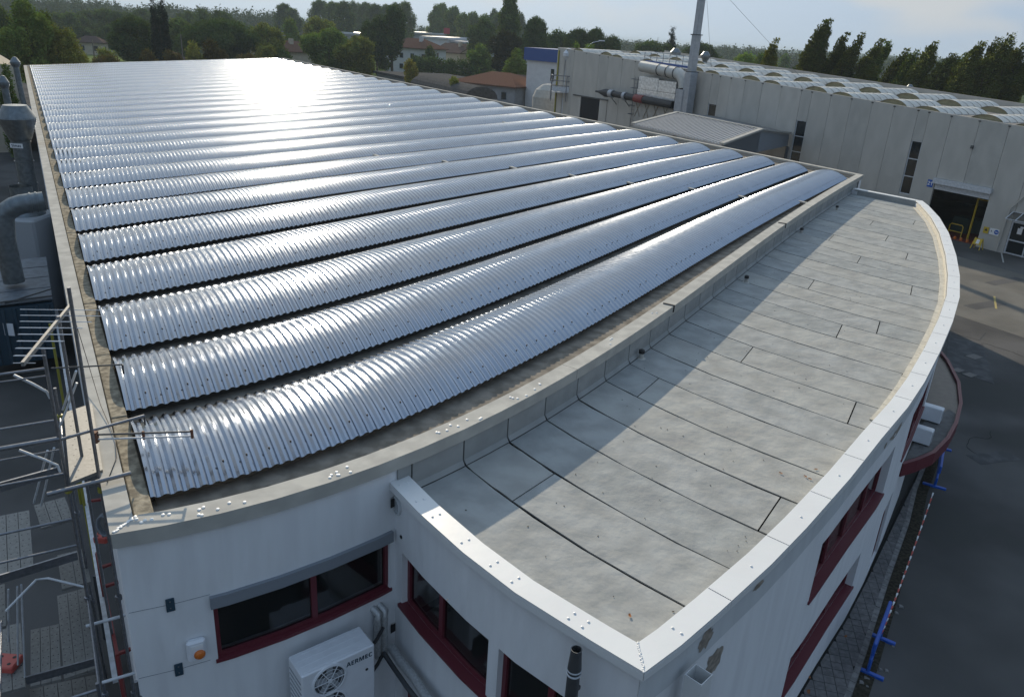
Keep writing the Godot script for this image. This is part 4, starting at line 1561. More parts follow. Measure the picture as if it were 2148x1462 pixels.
	for k in 5:
		g = Geo.new()
		var hoop := []
		for i in 9:
			var a := PI * i / 8.0
			hoop.append(v3(DV * -0.35 * cos(a) - EV * 0.65 * sin(a), 4.6 + k * 0.85))
		g.tube(hoop, 0.03, 5)
		obj("cage_hoop", g, M.steel, root)
	# roof handrail, blue tray
	root = thing("roof_handrail", "thin grey handrail with a blue cable tray on the shed roof edge", "handrail")
	for k in 9:
		g = Geo.new()
		g.bar(te(54.2, 58.0 + k * 0.95, 9.2), te(54.2, 58.0 + k * 0.95, 10.6), 0.05)
		obj("post", g, M.steel, root)
	for y in [10.6, 10.1]:
		g = Geo.new()
		g.bar(te(54.2, 58.0, y - 0.1), te(54.2, 65.6, y + 0.15), 0.05)
		obj("rail", g, M.steel, root)
	g = Geo.new()
	g.bar(te(53.6, 58.0, 9.58), te(53.6, 64.6, 9.8), 0.18)
	obj("cable_tray", g, M.blue_fascia, root)
	# roof cowls
	cowl(Vector3(17.05, 9.94, -98.54), 0.34, 0.62, 9.0, "shiny roof cowl on a short flue left of the tall stack")
	cowl(Vector3(18.83, 10.02, -90.05), 0.27, 0.52, 9.0, "shiny roof cowl on a short flue right of the tall stack")
	# small wavy vent far along the roof
	cowl(Vector3(35.45, 8.77, -77.26), 0.16, 0.3, 8.3, "small white vent pipe between the poplars and the shed skylights")

func cowl(foot: Vector3, r: float, head: float, low: float, label: String) -> void:
	var root := thing("roof_cowl", label, "vent cowl", Vector3(foot.x, low - 0.4, foot.z), "metal vent cowls")
	var h := foot.y - low + 0.4
	var g := Geo.new()
	g.lathe(Vector3.ZERO, [Vector2(r, 0), Vector2(r, h)], 14)
	obj("pipe", g, M.duct_zinc, root)
	g = Geo.new()
	g.lathe(Vector3(0, h, 0), [Vector2(r, 0.0), Vector2(head, head * 0.8), Vector2(head, head * 1.15), Vector2(head * 0.45, head * 1.85), Vector2(0.0, head * 1.9)], 14)
	obj("hood", g, M.duct_zinc, root)

# ---------------------------------------------------------------- annexe between hall and shed, flue by the hall
func annexe() -> void:
	var root := thing("ribbed_roof_annexe", "low open annexe with ribbed grey gable roof between the hall and shed", "annexe")
	var e0 := te(40.0, 39.3, 5.42)
	var e1 := te(40.0, 48.9, 5.6)
	var r0 := te(47.0, 42.4, 5.95)
	var r1 := te(47.0, 51.8, 6.16)
	var b0 := te(53.7, 45.35, 5.25)
	var b1 := te(53.7, 54.3, 5.6)
	var dn := Vector3(0, -0.12, 0)
	for q in [[e0, e1, r1, r0], [r0, r1, b1, b0]]:
		var g := Geo.new()
		g.hexa([q[0] + dn, q[1] + dn, q[2] + dn, q[3] + dn, q[0], q[1], q[2], q[3]])
		var o := obj("roof_slope", g, M.ribbed_grey, root)
		for k in 30:
			var f := (k + 0.5) / 30.0
			g = Geo.new()
			var a: Vector3 = q[0].lerp(q[1], f) + Vector3(0, 0.03, 0)
			var b: Vector3 = q[3].lerp(q[2], f) + Vector3(0, 0.03, 0)
			g.bar(a, b, 0.07, 0.07)
			obj("roof_rib", g, M.ribbed_grey, o)
	# verge and eave trims
	var g := Geo.new()
	g.bar(e0 + Vector3(0, 0.05, 0), r0 + Vector3(0, 0.05, 0), 0.35, 0.12)
	obj("verge_trim", g, M.coping_concrete, root)
	g = Geo.new()
	g.bar(r0 + Vector3(0, 0.05, 0), b0 + Vector3(0, 0.05, 0), 0.35, 0.12)
	obj("verge_trim", g, M.coping_concrete, root)
	g = Geo.new()
	g.bar(e1 + Vector3(0, 0.05, 0), r1 + Vector3(0, 0.05, 0), 0.35, 0.12)
	obj("verge_trim", g, M.coping_concrete, root)
	g = Geo.new()
	g.bar(r0 + Vector3(0, 0.06, 0), r1 + Vector3(0, 0.06, 0), 0.3, 0.08)
	obj("ridge_cap", g, M.coping_concrete, root)
	g = Geo.new()
	var lo0 := Vector3(e0.x, 4.0, e0.z)
	var lo1 := Vector3(r0.x, 4.3, r0.z)
	var lo2 := Vector3(b0.x, 4.25, b0.z)
	g.quad(lo0, lo1, r0 + dn, e0 + dn)
	g.quad(lo1, lo2, b0 + dn, r0 + dn)
	g.quad(lo1, lo0, e0 + dn, r0 + dn)
	obj("gable_board", g, M.shutter_grey, root)
	for p in [e0, e0.lerp(e1, 0.5), e1, r0, b0]:
		g = Geo.new()
		g.bar(Vector3(p.x, 0, p.z), Vector3(p.x, 4.2, p.z), 0.2)
		obj("post", g, M.steel_dark, root)
	# slim flue with railed platform at the hall's right edge
	var fl := Vector3(4.38, 3.35, -95.90)
	var rt := thing("slim_flue", "slim pale flue with a hexagonal cap by the far hall parapet", "chimney", Vector3(fl.x, 0, fl.z))
	g = Geo.new()
	g.lathe(Vector3.ZERO, [Vector2(0.38, 3), Vector2(0.38, 6.5), Vector2(0.33, 9.0)], 14)
	obj("pipe", g, M.steel_pale, rt)
	g = Geo.new()
	g.lathe(Vector3(0, 9.0, 0), [Vector2(0.33, 0), Vector2(0.62, 0.55), Vector2(0.62, 0.85), Vector2(0.25, 1.35), Vector2(0, 1.4)], 12)
	obj("cap", g, M.steel_pale, rt)
	rt = thing("flue_platform", "railed steel platform round the foot of the slim flue", "platform", Vector3(fl.x, 0, fl.z))
	g = Geo.new()
	g.box(Vector3(0, 5.6, 0), Vector3(3.4, 0.1, 2.2))
	obj("deck", g, M.steel_pale, rt)
	for q in [[-1.7, -1.1], [-1.7, 1.1], [1.7, 1.1], [1.7, -1.1], [0, 1.1], [0, -1.1]]:
		g = Geo.new()
		g.bar(Vector3(q[0], 4.6, q[1]), Vector3(q[0], 7.4, q[1]), 0.11)
		obj("post", g, M.steel, rt)
	for y in [6.3, 6.85, 7.4]:
		g = Geo.new()
		g.bar(Vector3(-1.7, y, 1.1), Vector3(1.7, y, 1.1), 0.09)
		g.bar(Vector3(-1.7, y, -1.1), Vector3(1.7, y, -1.1), 0.09)
		g.bar(Vector3(-1.7, y, -1.1), Vector3(-1.7, y, 1.1), 0.09)
		g.bar(Vector3(1.7, y, -1.1), Vector3(1.7, y, 1.1), 0.09)
		obj("rail", g, M.steel, rt)
	g = Geo.new()
	g.box(Vector3(-0.6, 5.95, 1.12), Vector3(2.0, 0.55, 0.05))
	obj("toe_board", g, M.steel_pale, rt)
	# dark framed gate with black bay far behind
	rt = thing("dark_framed_bay", "black framed opening at the foot of the shed beyond the hall parapet", "opening")
	for q in [[75.5, 76.9], [72.0, 75.4], [70.6, 71.9]]:
		g = Geo.new()
		var mid := te(SHED_T - 0.05, (q[0] + q[1]) / 2, 4.0)
		g.box(mid, Vector3(0.06, 3.0, q[1] - q[0]), Basis(v3(EV, 0), Vector3.UP, v3(-DV, 0)))
		obj("leaf", g, M.void if q[0] == 72.0 else M.panel_concrete, rt)
	g = Geo.new()
	g.bar(te(SHED_T - 0.1, 70.5, 5.5), te(SHED_T - 0.1, 77.0, 5.5), 0.12)
	obj("lintel", g, M.steel_dark, rt)

# ---------------------------------------------------------------- things on and about the near walls and roofs
func fixtures() -> void:
	var uc := u_at(main_path, 1)
	# outdoor unit on brackets before the near wall
	var q := along(main_path, uc + 2.43)
	var at := v3(q[0] + q[1] * 0.42, 2.14)
	var turn := atan2(q[1].x, q[1].y)
	ac_unit(at, turn, 1.12, 1.04, "white two fan air conditioner lettered AERMEC below the long dark window", 2, true)
	# siren
	q = along(main_path, uc + 0.74)
	var face := Basis(Vector3(q[1].y, 0, -q[1].x), Vector3.UP, v3(q[1], 0))
	var root := thing("alarm_siren", "white alarm siren box with orange lamp left of the long dark window", "siren", v3(q[0], 3.71))
	root.basis = face
	var g := Geo.new()
	g.bevel(Vector3(0, 0, 0.05), Vector3(0.24, 0.3, 0.1), 0.03)
	obj("box", g, M.ac_white, root)
	g = Geo.new()
	g.lathe(Vector3(0.03, -0.07, 0.1), [Vector2(0.075, -0.02), Vector2(0.07, 0.02), Vector2(0.04, 0.045), Vector2(0, 0.05)], 14, Basis(Vector3.RIGHT, Vector3(0, 0, 1), Vector3.DOWN))
	obj("lamp", g, M.orange, root)
	g = Geo.new()
	g.box(Vector3(0.01, 0.06, 0.102), Vector3(0.15, 0.055, 0.006))
	obj("plate", g, M.sign_white, root)
	for i in 2:
		q = along(main_path, uc + 0.5)
		root = thing("wall_plate", ["upper dark blue anchor plate on the near white wall", "lower dark blue anchor plate on the near white wall"][i], "plate", v3(q[0] + q[1] * 0.005, [4.48, 3.41][i]), "dark blue anchor plates")
		root.basis = face
		g = Geo.new()
		g.bevel(Vector3(0, 0, 0.008), Vector3(0.105, 0.2, 0.016), 0.006)
		obj("plate", g, M.plate_blue, root)
		for y in [-0.05, 0.05]:
			g = Geo.new()
			g.lathe(Vector3(0, y, 0.016), [Vector2(0.012, 0.0), Vector2(0.009, 0.008), Vector2(0, 0.01)], 6, Basis(Vector3.RIGHT, Vector3(0, 0, 1), Vector3.DOWN))
			obj("bolt", g, M.steel, root)
	# foil wrapped pipes in the inner corner
	var c := along(main_path, uc + 3.42)
	var n2: Vector2 = c[1]
	root = thing("foil_wrapped_pipes", "foil wrapped refrigerant pipes in the inner corner running along the wing", "pipe")
	var cc: Vector2 = c[0]
	for k in 2:
		g = Geo.new()
		var o := 0.1 + 0.11 * k
		var p: Vector2 = cc + n2 * 0.13 + along(wing_path, 1.0)[1] * 0.02 - Vector2(-n2.y, n2.x) * (0.12 * k - 0.06)
		g.tube([v3(p, 2.3), v3(p, 3.02), v3(p, 3.12) - v3(Vector2(-n2.y, n2.x), 0) * 0.02, v3(p - n2 * 0.14, 3.16)], 0.058, 10)
		obj("riser", g, M.foil, root)
	g = Geo.new()
	var run := []
	for i in 12:
		var w := along(wing_path, 0.45 + i * 0.37)
		run.append(v3(w[0] + w[1] * (0.08 + 0.02 * sin(i * 2.3)), 2.42 - 0.012 * i + 0.015 * sin(i * 1.7)))
	g.tube(run, 0.075, 10)
	obj("run", g, M.foil, root)
	g = Geo.new()
	run = []
	for i in 12:
		var w := along(wing_path, 0.45 + i * 0.37)
		run.append(v3(w[0] + w[1] * 0.21, 2.36 - 0.012 * i))
	g.tube(run, 0.04, 8)
	obj("run", g, M.steel_dark, root)
	for y in [2.86, 2.35]:
		g = Geo.new()
		var a: Vector2 = cc + n2 * 0.16
		var b: Vector2 = along(main_path, uc + 3.1)[0] + n2 * 0.34
		g.tube([v3(a, y), v3(a.lerp(b, 0.5), y - 0.06), v3(b, y - 0.05)], 0.03, 8)
		obj("branch", g, M.dark_rubber, root)
	# low flat roof or yard wall in the corner that stays dark: brackets for the unit
	root = thing("unit_bracket_frame", "dark steel bracket frame carrying the two fan air conditioner", "bracket")
	for d in [-0.38, 0.38]:
		g = Geo.new()
		var w := along(main_path, uc + 2.43 + d)
		g.bar(v3(w[0], 2.08), v3(w[0] + w[1] * 0.7, 2.08), 0.05)
		g.bar(v3(w[0], 1.4), v3(w[0] + w[1] * 0.66, 2.0), 0.04)
		obj("bracket", g, M.steel_dark, root)
	# steel flue on the wing's side wall
	var w := along(wing_path, 4.22)
	root = thing("steel_flue", "open topped round steel flue standing against the wing's side wall", "flue", v3(w[0] + w[1] * 0.12, 0))
	g = Geo.new()
	g.lathe(Vector3.ZERO, [Vector2(0.075, 0.0), Vector2(0.075, 4.86)], 20)
	obj("pipe", g, M.steel_dark, root)
	g = Geo.new()
	g.lathe(Vector3.ZERO, [Vector2(0.078, 4.86), Vector2(0.082, 4.9), Vector2(0.062, 5.17), Vector2(0.064, 5.19), Vector2(0.055, 5.19), Vector2(0.06, 4.9)], 20)
	obj("cone", g, M.steel_dark, root)
	for y in [4.84, 4.9]:
		g = Geo.new()
		g.lathe(Vector3.ZERO, [Vector2(0.074, y - 0.012), Vector2(0.085, y - 0.008), Vector2(0.085, y + 0.008), Vector2(0.074, y + 0.012)], 20)
		obj("band", g, M.steel_pale, root)
	g = Geo.new()
	g.bar(Vector3(0, 4.55, 0), v3(-w[1] * 0.14, 4.55), 0.05)
	obj("wall_bracket", g, M.steel_dark, root)
	# rainwater hopper on the curved wall
	var wc := u_at(wing_path, 5)
	w = along(wing_path, wc + 0.92)
	root = thing("rainwater_hopper", "open white sheet metal rainwater hopper below the near coping corner", "hopper", v3(w[0] + w[1] * 0.02, 0))
	root.basis = Basis(Vector3(w[1].y, 0, -w[1].x), Vector3.UP, v3(w[1], 0))
	g = Geo.new()
	for e in [[0.0, 0.012, 0.24, 0.01], [0.0, 0.228, 0.24, 0.01], [-0.115, 0.12, 0.01, 0.206], [0.115, 0.12, 0.01, 0.206]]:
		g.box(Vector3(e[0], 4.5, e[1]), Vector3(e[2], 0.6, e[3]))
	g.box(Vector3(0, 4.22, 0.12), Vector3(0.22, 0.012, 0.204))
	obj("box", g, M.white_sheet, root)
	g = Geo.new()
	g.lathe(Vector3(0, 0, 0.12), [Vector2(0.05, 0.1), Vector2(0.05, 4.23)], 12)
	obj("downpipe", g, M.white_sheet, root)
	# little vent pipes in the felt
	var k := 0
	for p in [Vector3(2.86, 5.03, -15.99), Vector3(6.87, 5.03, -22.58), Vector3(10.88, 5.03, -29.90), Vector3(14.16, 5.03, -35.14)]:
		root = thing("roof_vent_pipe", ["nearest stub vent pipe with black cap in the felt by the upstand", "second nearest stub vent pipe with black cap by the upstand", "third stub vent pipe with black cap along the upstand", "farthest stub vent pipe with black cap along the upstand"][k], "vent pipe", p, "capped vent pipes in the felt roof")
		k += 1
		g = Geo.new()
		g.lathe(Vector3.ZERO, [Vector2(0.12, 0.0), Vector2(0.055, 0.012), Vector2(0.05, 0.13)], 12)
		obj("pipe", g, M.coping_concrete, root)
		g = Geo.new()
		g.lathe(Vector3(0, 0.125, 0), [Vector2(0.05, 0), Vector2(0.068, 0.004), Vector2(0.066, 0.075), Vector2(0.03, 0.095), Vector2(0, 0.095)], 12)
		obj("cap", g, M.black, root)
	# litter on the felt
	for p in [Vector3(5.00, 5.04, -11.17), Vector3(4.56, 5.04, -11.30), Vector3(5.21, 5.04, -11.50), Vector3(1.63, 5.04, -7.62), Vector3(4.95, 5.04, -11.24)]:
		leaf_litter(p, 0.035, "small dry leaf caught on the felt roof near the coping", "dry leaves on the felt roof")
	var grit := Geo.new()
	for i in 90:
		var p := seam(rng.randi_range(-1, 14), rng.randf_range(0.4, 4.2), rng.randf() * 0.9 + 0.05, 0)
		grit.box(v3(p, 5.042), Vector3(rng.randf_range(0.008, 0.026), 0.006, rng.randf_range(0.006, 0.014)), Basis(Vector3.UP, rng.randf() * TAU))
	tag(stuff(obj("roof_grit", grit, M.black)), "dark specks of grit strewn over the grey felt roof", "grit")

# ---------------------------------------------------------------- scaffold and aerial at the left edge
func scaffold() -> void:
	var root := thing("scaffold", "galvanised steel scaffold with plank decks against the left wall", "scaffold")
	var p1 := Vector3(-5.82, 5.60, -8.86)
	var p2 := Vector3(-5.41, 5.70, -8.92)
	var out := -EV
	var near := -DV
	var b1 := Vector2(p1.x, p1.z)
	var b2 := Vector2(p2.x, p2.z)
	# standards
	for q in [[b1, 7.55], [b2, 8.35], [b1 + near * 2.2, 4.1], [b2 + near * 2.1 - out * 0.02, 4.0], [b1 + DV * 2.35, 6.0]]:
		var g := Geo.new()
		g.tube([v3(q[0], 0.05), v3(q[0], q[1])], 0.023, 10)
		obj("standard", g, M.steel, root)
		for y in [1.9, 3.7, 5.5]:
			if y < q[1]:
				g = Geo.new()
				g.lathe(v3(q[0], y), [Vector2(0.027, -0.04), Vector2(0.045, -0.035), Vector2(0.045, 0.035), Vector2(0.027, 0.04)], 10)
				obj("coupler", g, M.pipe_yellow if y == 5.5 else M.steel, root)
	# ledgers and rails: from, to, radius
	var left := out * 1.6
	for q in [[b1, b1 + left, 7.28, 7.28, 0.024], [b1, b1 + left, 7.18, 7.18, 0.014], [b1, b1 + left, 6.55, 6.55, 0.02], [b1, b1 + left, 6.28, 6.28, 0.04], [b1, b1 + left, 6.12, 6.12, 0.014], [b1, b1 + left, 5.76, 5.76, 0.02], [b1, b1 + left, 5.05, 5.05, 0.022], [b1, b1 + left, 4.62, 4.62, 0.02],
		[b1 + near * 2.2, b1 + near * 2.2 + left, 4.0, 4.0, 0.024], [b1 + near * 2.2, b1 + near * 2.2 + left, 3.1, 3.1, 0.022], [b1 + near * 2.2, b1 + near * 2.2 + left, 2.0, 2.0, 0.024],
		[b1, b1 + near * 2.2, 3.7, 3.7, 0.022], [b1, b1 + near * 2.2, 1.9, 1.9, 0.022], [b1 + out * 1.05, b1 + out * 1.05 + near * 2.2, 3.7, 3.7, 0.022], [b1, b1 + DV * 2.35, 5.5, 5.5, 0.022]]:
		var g := Geo.new()
		g.tube([v3(q[0], q[2]), v3(q[1], q[3])], q[4] * 0.82, 8)
		obj("ledger", g, M.steel, root)
	# tubes that reach in over the roof
	for q in [[Vector3(-5.75, 5.78, -8.32), Vector3(-4.98, 5.78, -8.93), 0.03], [Vector3(-5.83, 6.25, -8.89), Vector3(-5.09, 6.25, -9.68), 0.022], [Vector3(-6.08, 7.05, -9.35), Vector3(-5.26, 7.05, -9.61), 0.012], [Vector3(-6.83, 5.68, -10.64), Vector3(-6.53, 5.68, -10.84), 0.02]]:
		var g := Geo.new()
		g.tube([q[0], q[1]], q[2], 8)
		obj("reaching_tube", g, M.steel if q[2] > 0.015 else M.steel_dark, root)
	for q in [[Vector3(-5.26, 7.05, -9.61), 0.14], [Vector3(-5.09, 6.25, -9.67), 0.14]]:
		var g := Geo.new()
		g.tube([q[0], q[0] - Vector3(0, q[1], 0)], 0.013, 6)
		obj("hook", g, M.steel_dark, root)
	for dy in [0.0, 0.07]:
		var g := Geo.new()
		g.tube([Vector3(-5.52, 6.15, -9.12) + Vector3(0, dy, 0), Vector3(-4.30, 6.15, -9.37) + Vector3(0, dy, 0)], 0.014, 8)
		obj("outrigger", g, M.steel_dark if dy > 0 else M.steel_pale, root)
	var g := Geo.new()
	g.box(Vector3(-4.30, 6.15, -9.37) + Vector3(0, 0.035, 0), Vector3(0.03, 0.13, 0.03))
	g.box(Vector3(-4.91, 6.15, -9.25) + Vector3(0, 0.035, 0), Vector3(0.03, 0.12, 0.03))
	g.box(Vector3(-5.50, 6.15, -9.12) + Vector3(0, 0.035, 0), Vector3(0.07, 0.16, 0.07))
	stuff(obj("outrigger_clamps", g, M.rust, root))
	# curved braces
	for q in [[Vector3(-6.19, 7.20, -8.77), Vector3(-5.95, 7.10, -8.75), Vector3(-5.87, 6.95, -8.86), Vector3(-5.84, 6.86, -8.86)], [Vector3(-6.23, 6.20, -8.65), Vector3(-5.98, 6.05, -8.71), Vector3(-5.88, 5.90, -8.82), Vector3(-5.86, 5.80, -8.82)], [Vector3(-6.95, 3.50, -8.73), Vector3(-6.88, 3.55, -9.36), Vector3(-6.73, 3.55, -9.41), Vector3(-6.15, 3.50, -9.33)], [Vector3(-7.00, 5.62, -10.87), Vector3(-6.31, 6.60, -10.26)], [Vector3(-6.69, 5.62, -10.19), Vector3(-6.28, 6.45, -10.18)], [Vector3(-7.91, 3.70, -11.08), Vector3(-6.77, 5.40, -9.99)], [Vector3(-7.75, 3.70, -11.02), Vector3(-6.61, 5.50, -9.91)]]:
		g = Geo.new()
		g.tube(q, 0.017, 8)
		obj("brace", g, M.steel_pale, root)
	# toe boards and decks of perforated steel planks
	for q in [[Vector3(-7.16, 3.75, -9.02), Vector3(-6.38, 3.75, -9.65)], [Vector3(-7.02, 1.98, -8.90), Vector3(-6.16, 1.98, -9.38)], [Vector3(-6.88, 5.30, -9.03), Vector3(-6.33, 5.30, -9.54)]]:
		g = Geo.new()
		g.bar(q[0] + Vector3(0, 0.06, 0), q[1] + Vector3(0, 0.06, 0), 0.03, 0.14)
		obj("toe_board", g, M.steel, root)
	deck(root, Vector3(-5.67, 5.74, -8.67), Vector3(-5.41, 5.74, -9.05), Vector3(-6.80, 5.74, -10.55), 1)
	deck(root, Vector3(-7.57, 3.60, -9.17), Vector3(-6.99, 3.60, -9.51), Vector3(-8.54, 3.60, -10.67), 4)
	deck(root, Vector3(-7.47, 3.62, -10.51), Vector3(-7.11, 3.62, -10.82), Vector3(-7.95, 3.62, -11.12), 3)
	deck(root, Vector3(-7.03, 1.85, -8.97), Vector3(-6.65, 1.85, -9.15), Vector3(-7.72, 1.85, -10.13), 3)
	deck(root, Vector3(-6.62, 1.85, -9.16), Vector3(-6.22, 1.85, -9.43), Vector3(-7.76, 1.85, -10.98), 3)
	deck(root, Vector3(-8.14, 1.30, -9.14), Vector3(-7.50, 1.30, -9.48), Vector3(-9.07, 1.30, -10.53), 4)
	deck(root, Vector3(-7.78, 2.60, -9.20), Vector3(-7.53, 2.60, -9.41), Vector3(-8.39, 2.60, -10.13), 2)
	deck(root, Vector3(-7.17, 2.60, -10.29), Vector3(-6.80, 2.60, -10.52), Vector3(-7.73, 2.60, -11.14), 2)
	deck(root, Vector3(-6.82, 0.90, -8.44), Vector3(-5.87, 0.90, -8.85), Vector3(-7.71, 0.90, -9.80), 5)
	# tube ties to the wall
	for q in [[Vector3(-5.99, 3.10, -8.96), Vector3(-5.54, 3.10, -9.24)], [Vector3(-5.67, 2.40, -8.61), Vector3(-5.27, 2.40, -8.84)]]:
		g = Geo.new()
		g.tube([q[0], q[1]], 0.024, 8)
		obj("wall_tie", g, M.steel_pale, root)
	# deck ladder
	var ld := thing("deck_ladder", "narrow steel ladder leaning between the scaffold decks", "ladder")
	for q in [[Vector3(-7.28, 3.40, -9.29), Vector3(-7.79, 2.00, -9.70)], [Vector3(-7.19, 3.40, -9.36), Vector3(-7.66, 1.60, -9.62)], [Vector3(-7.16, 3.40, -9.41), Vector3(-7.55, 1.40, -9.57)]]:
		g = Geo.new()
		g.tube([q[0], q[1]], 0.014, 6)
		obj("stile", g, M.steel_pale, ld)
	# slack cable over the coping
	var cb := thing("slack_cable", "thin dark cable sagging from the aerial over the left coping", "cable")
	g = Geo.new()
	g.tube([Vector3(-6.24, 7.60, -10.26), Vector3(-7.31, 6.40, -12.14), Vector3(-7.09, 5.90, -11.91), Vector3(-6.38, 5.75, -10.86), Vector3(-5.98, 5.72, -10.32), Vector3(-5.65, 5.72, -9.85), Vector3(-5.41, 5.72, -9.40), Vector3(-5.23, 5.72, -8.79), Vector3(-5.43, 5.20, -9.00)], 0.006, 5)
	obj("cable", g, M.dark_rubber, cb)
	# red steel frame between scaffold and wall, pale beam
	var rf := thing("red_steel_frame", "narrow red steel frame with rungs between the scaffold and left wall", "frame")
	g = Geo.new()
	g.bar(Vector3(-7.09, 2.60, -11.27), Vector3(-5.58, 2.60, -8.94), 0.05)
	obj("stringer", g, M.red_paint, rf)
	for q in [[Vector3(-6.86, 2.60, -10.87), Vector3(-6.59, 2.60, -11.08)], [Vector3(-6.55, 2.60, -10.40), Vector3(-6.31, 2.60, -10.59)], [Vector3(-5.62, 2.60, -8.95), Vector3(-5.41, 2.60, -9.12)], [Vector3(-8.07, 2.60, -12.80), Vector3(-7.77, 2.60, -12.93)]]:
		g = Geo.new()
		g.bar(q[0], q[1], 0.045)
		obj("rung", g, M.red_paint, rf)
	for q in [Vector3(-7.09, 2.60, -11.27), Vector3(-5.58, 2.60, -8.94)]:
		g = Geo.new()
		g.bar(Vector3(q.x, 0, q.z), q, 0.05)
		obj("leg", g, M.red_paint, rf)
	var pb := thing("pale_rail_beam", "long pale steel beam running beside the left wall under the scaffold", "beam")
	g = Geo.new()
	g.bar(Vector3(-16.05, 1.60, -25.50), Vector3(-5.97, 1.60, -9.45), 0.13, 0.12)
	obj("beam", g, M.steel_pale, pb)
	for q in [Vector3(-11.13, 1.60, -17.56), Vector3(-7.62, 1.60, -11.97), Vector3(-13.84, 1.60, -21.97)]:
		g = Geo.new()
		g.bar(Vector3(q.x, 0, q.z), q - Vector3(0, 0.065, 0), 0.09)
		obj("post", g, M.steel_dark, pb)
	var blocks := [[Vector3(-7.31, 2.50, -11.84), 0.24, "pink red plastic block wedged beside the near hall corner"], [Vector3(-8.07, 1.30, -9.89), 0.42, "red plastic block with round holes by the scaffold ladder"]]
	for q in blocks:
		var bl := thing("plastic_block", q[2], "plastic block", q[0])
		g = Geo.new()
		g.bevel(Vector3(0, 0, 0), Vector3(q[1], q[1] * 0.5, q[1] * 0.8), 0.02)
		obj("body", g, M.plastic_red, bl)
		for i in 4:
			g = Geo.new()
			g.lathe(Vector3((i % 2 - 0.5) * q[1] * 0.5, q[1] * 0.25, (i / 2 - 0.5) * q[1] * 0.36), [Vector2(0.03, 0.002), Vector2(0, 0.0025)], 10)
			obj("hole", g, M.black, bl)
	# grey bag of fittings hung on the inner standard
	var bag := thing("hanging_hose_coil", "grey coil of hose hung on the inner scaffold pole", "hose")
	g = Geo.new()
	for kk in 3:
		var ring := []
		for i in 17:
			ring.append(Vector3(-5.47, 4.90, -9.00) + Vector3(0.09 * cos(TAU * i / 16), 0.16 * sin(TAU * i / 16), 0.03 * kk))
		g.tube(ring, 0.016, 6, false)
	obj("coil", g, M.shutter_grey, bag)
	# yellow pipes by the wall
	var yp := thing("yellow_gas_pipes", "pair of yellow gas pipes standing along the left wall", "pipe")
	for q in [[-0.3, 19.5, 4.8], [-0.2, 16.6, 3.5]]:
		g = Geo.new()
		g.tube([te(q[0], q[1], 0.0), te(q[0], q[1], q[2])], 0.03, 8)
		obj("pipe", g, M.pipe_yellow, yp)

# rows of planks; a near-left, b near-right, c far-left
func deck(root: Node, a: Vector3, b: Vector3, c: Vector3, n: int) -> void:
	var x := (b - a)
	var z := (c - a)
	for i in n:
		var g := Geo.new()
		var m := a + x * ((i + 0.5) / n) + z * 0.5
		var w := x.length() / n - 0.012
		var bs := Basis(x.normalized(), Vector3.UP, -z.normalized())
		g.hexa([a + x * (i + 0.03) / n - Vector3(0, 0.05, 0), a + x * (i + 0.97) / n - Vector3(0, 0.05, 0), a + x * (i + 0.97) / n + z - Vector3(0, 0.05, 0), a + x * (i + 0.03) / n + z - Vector3(0, 0.05, 0), a + x * (i + 0.03) / n, a + x * (i + 0.97) / n, a + x * (i + 0.97) / n + z, a + x * (i + 0.03) / n + z])
		var o := obj("deck_plank", g, M.plank_steel, root)
		var hole := Geo.new()
		var rows := int(z.length() / 0.15)
		for k in rows:
			for e in [0.25, 0.75]:
				hole.lathe(a + x * ((i + e + 0.08 * (k % 2 - 0.5)) / n) + z * ((k + 0.5) / rows) + Vector3(0, 0.001, 0), [Vector2(0.011, 0.0), Vector2(0.0, 0.0015)], 6)
		stuff(obj("plank_holes", hole, M.black, o))

func aerial() -> void:
	var root := thing("television_aerial", "pale log periodic television aerial on a mast by the left coping", "aerial")
	var a := Vector3(-6.01, 7.75, -9.89)
	var b := Vector3(-5.48, 7.75, -7.94)
	var g := Geo.new()
	g.bar(a, b, 0.035, 0.05)
	obj("boom", g, M.plank_steel, root)
	var d := (b - a).normalized()
	var ex := (Vector3(-5.46, 7.75, -9.86) - Vector3(-6.49, 7.75, -9.70)).normalized()
	var n := 17
	for i in n:
		var f := 0.06 + 0.9 * i / (n - 1.0)
		var half := lerpf(0.66, 0.11, pow(f, 0.8))
		g = Geo.new()
		var c := a.lerp(b, f) + Vector3(0, 0.02 if i & 1 else -0.02, 0)
		var sg := 1.0 if i & 1 else 0.85
		g.tube([c - ex * half, c + ex * half * sg], 0.0055, 5)
		obj("element", g, M.steel_pale, root)
	g = Geo.new()
	var m := a.lerp(b, 0.28)
	g.tube([Vector3(m.x, 0.1, m.z), m + Vector3(0, 0.05, 0)], 0.022, 8)
	obj("mast", g, M.steel, root)

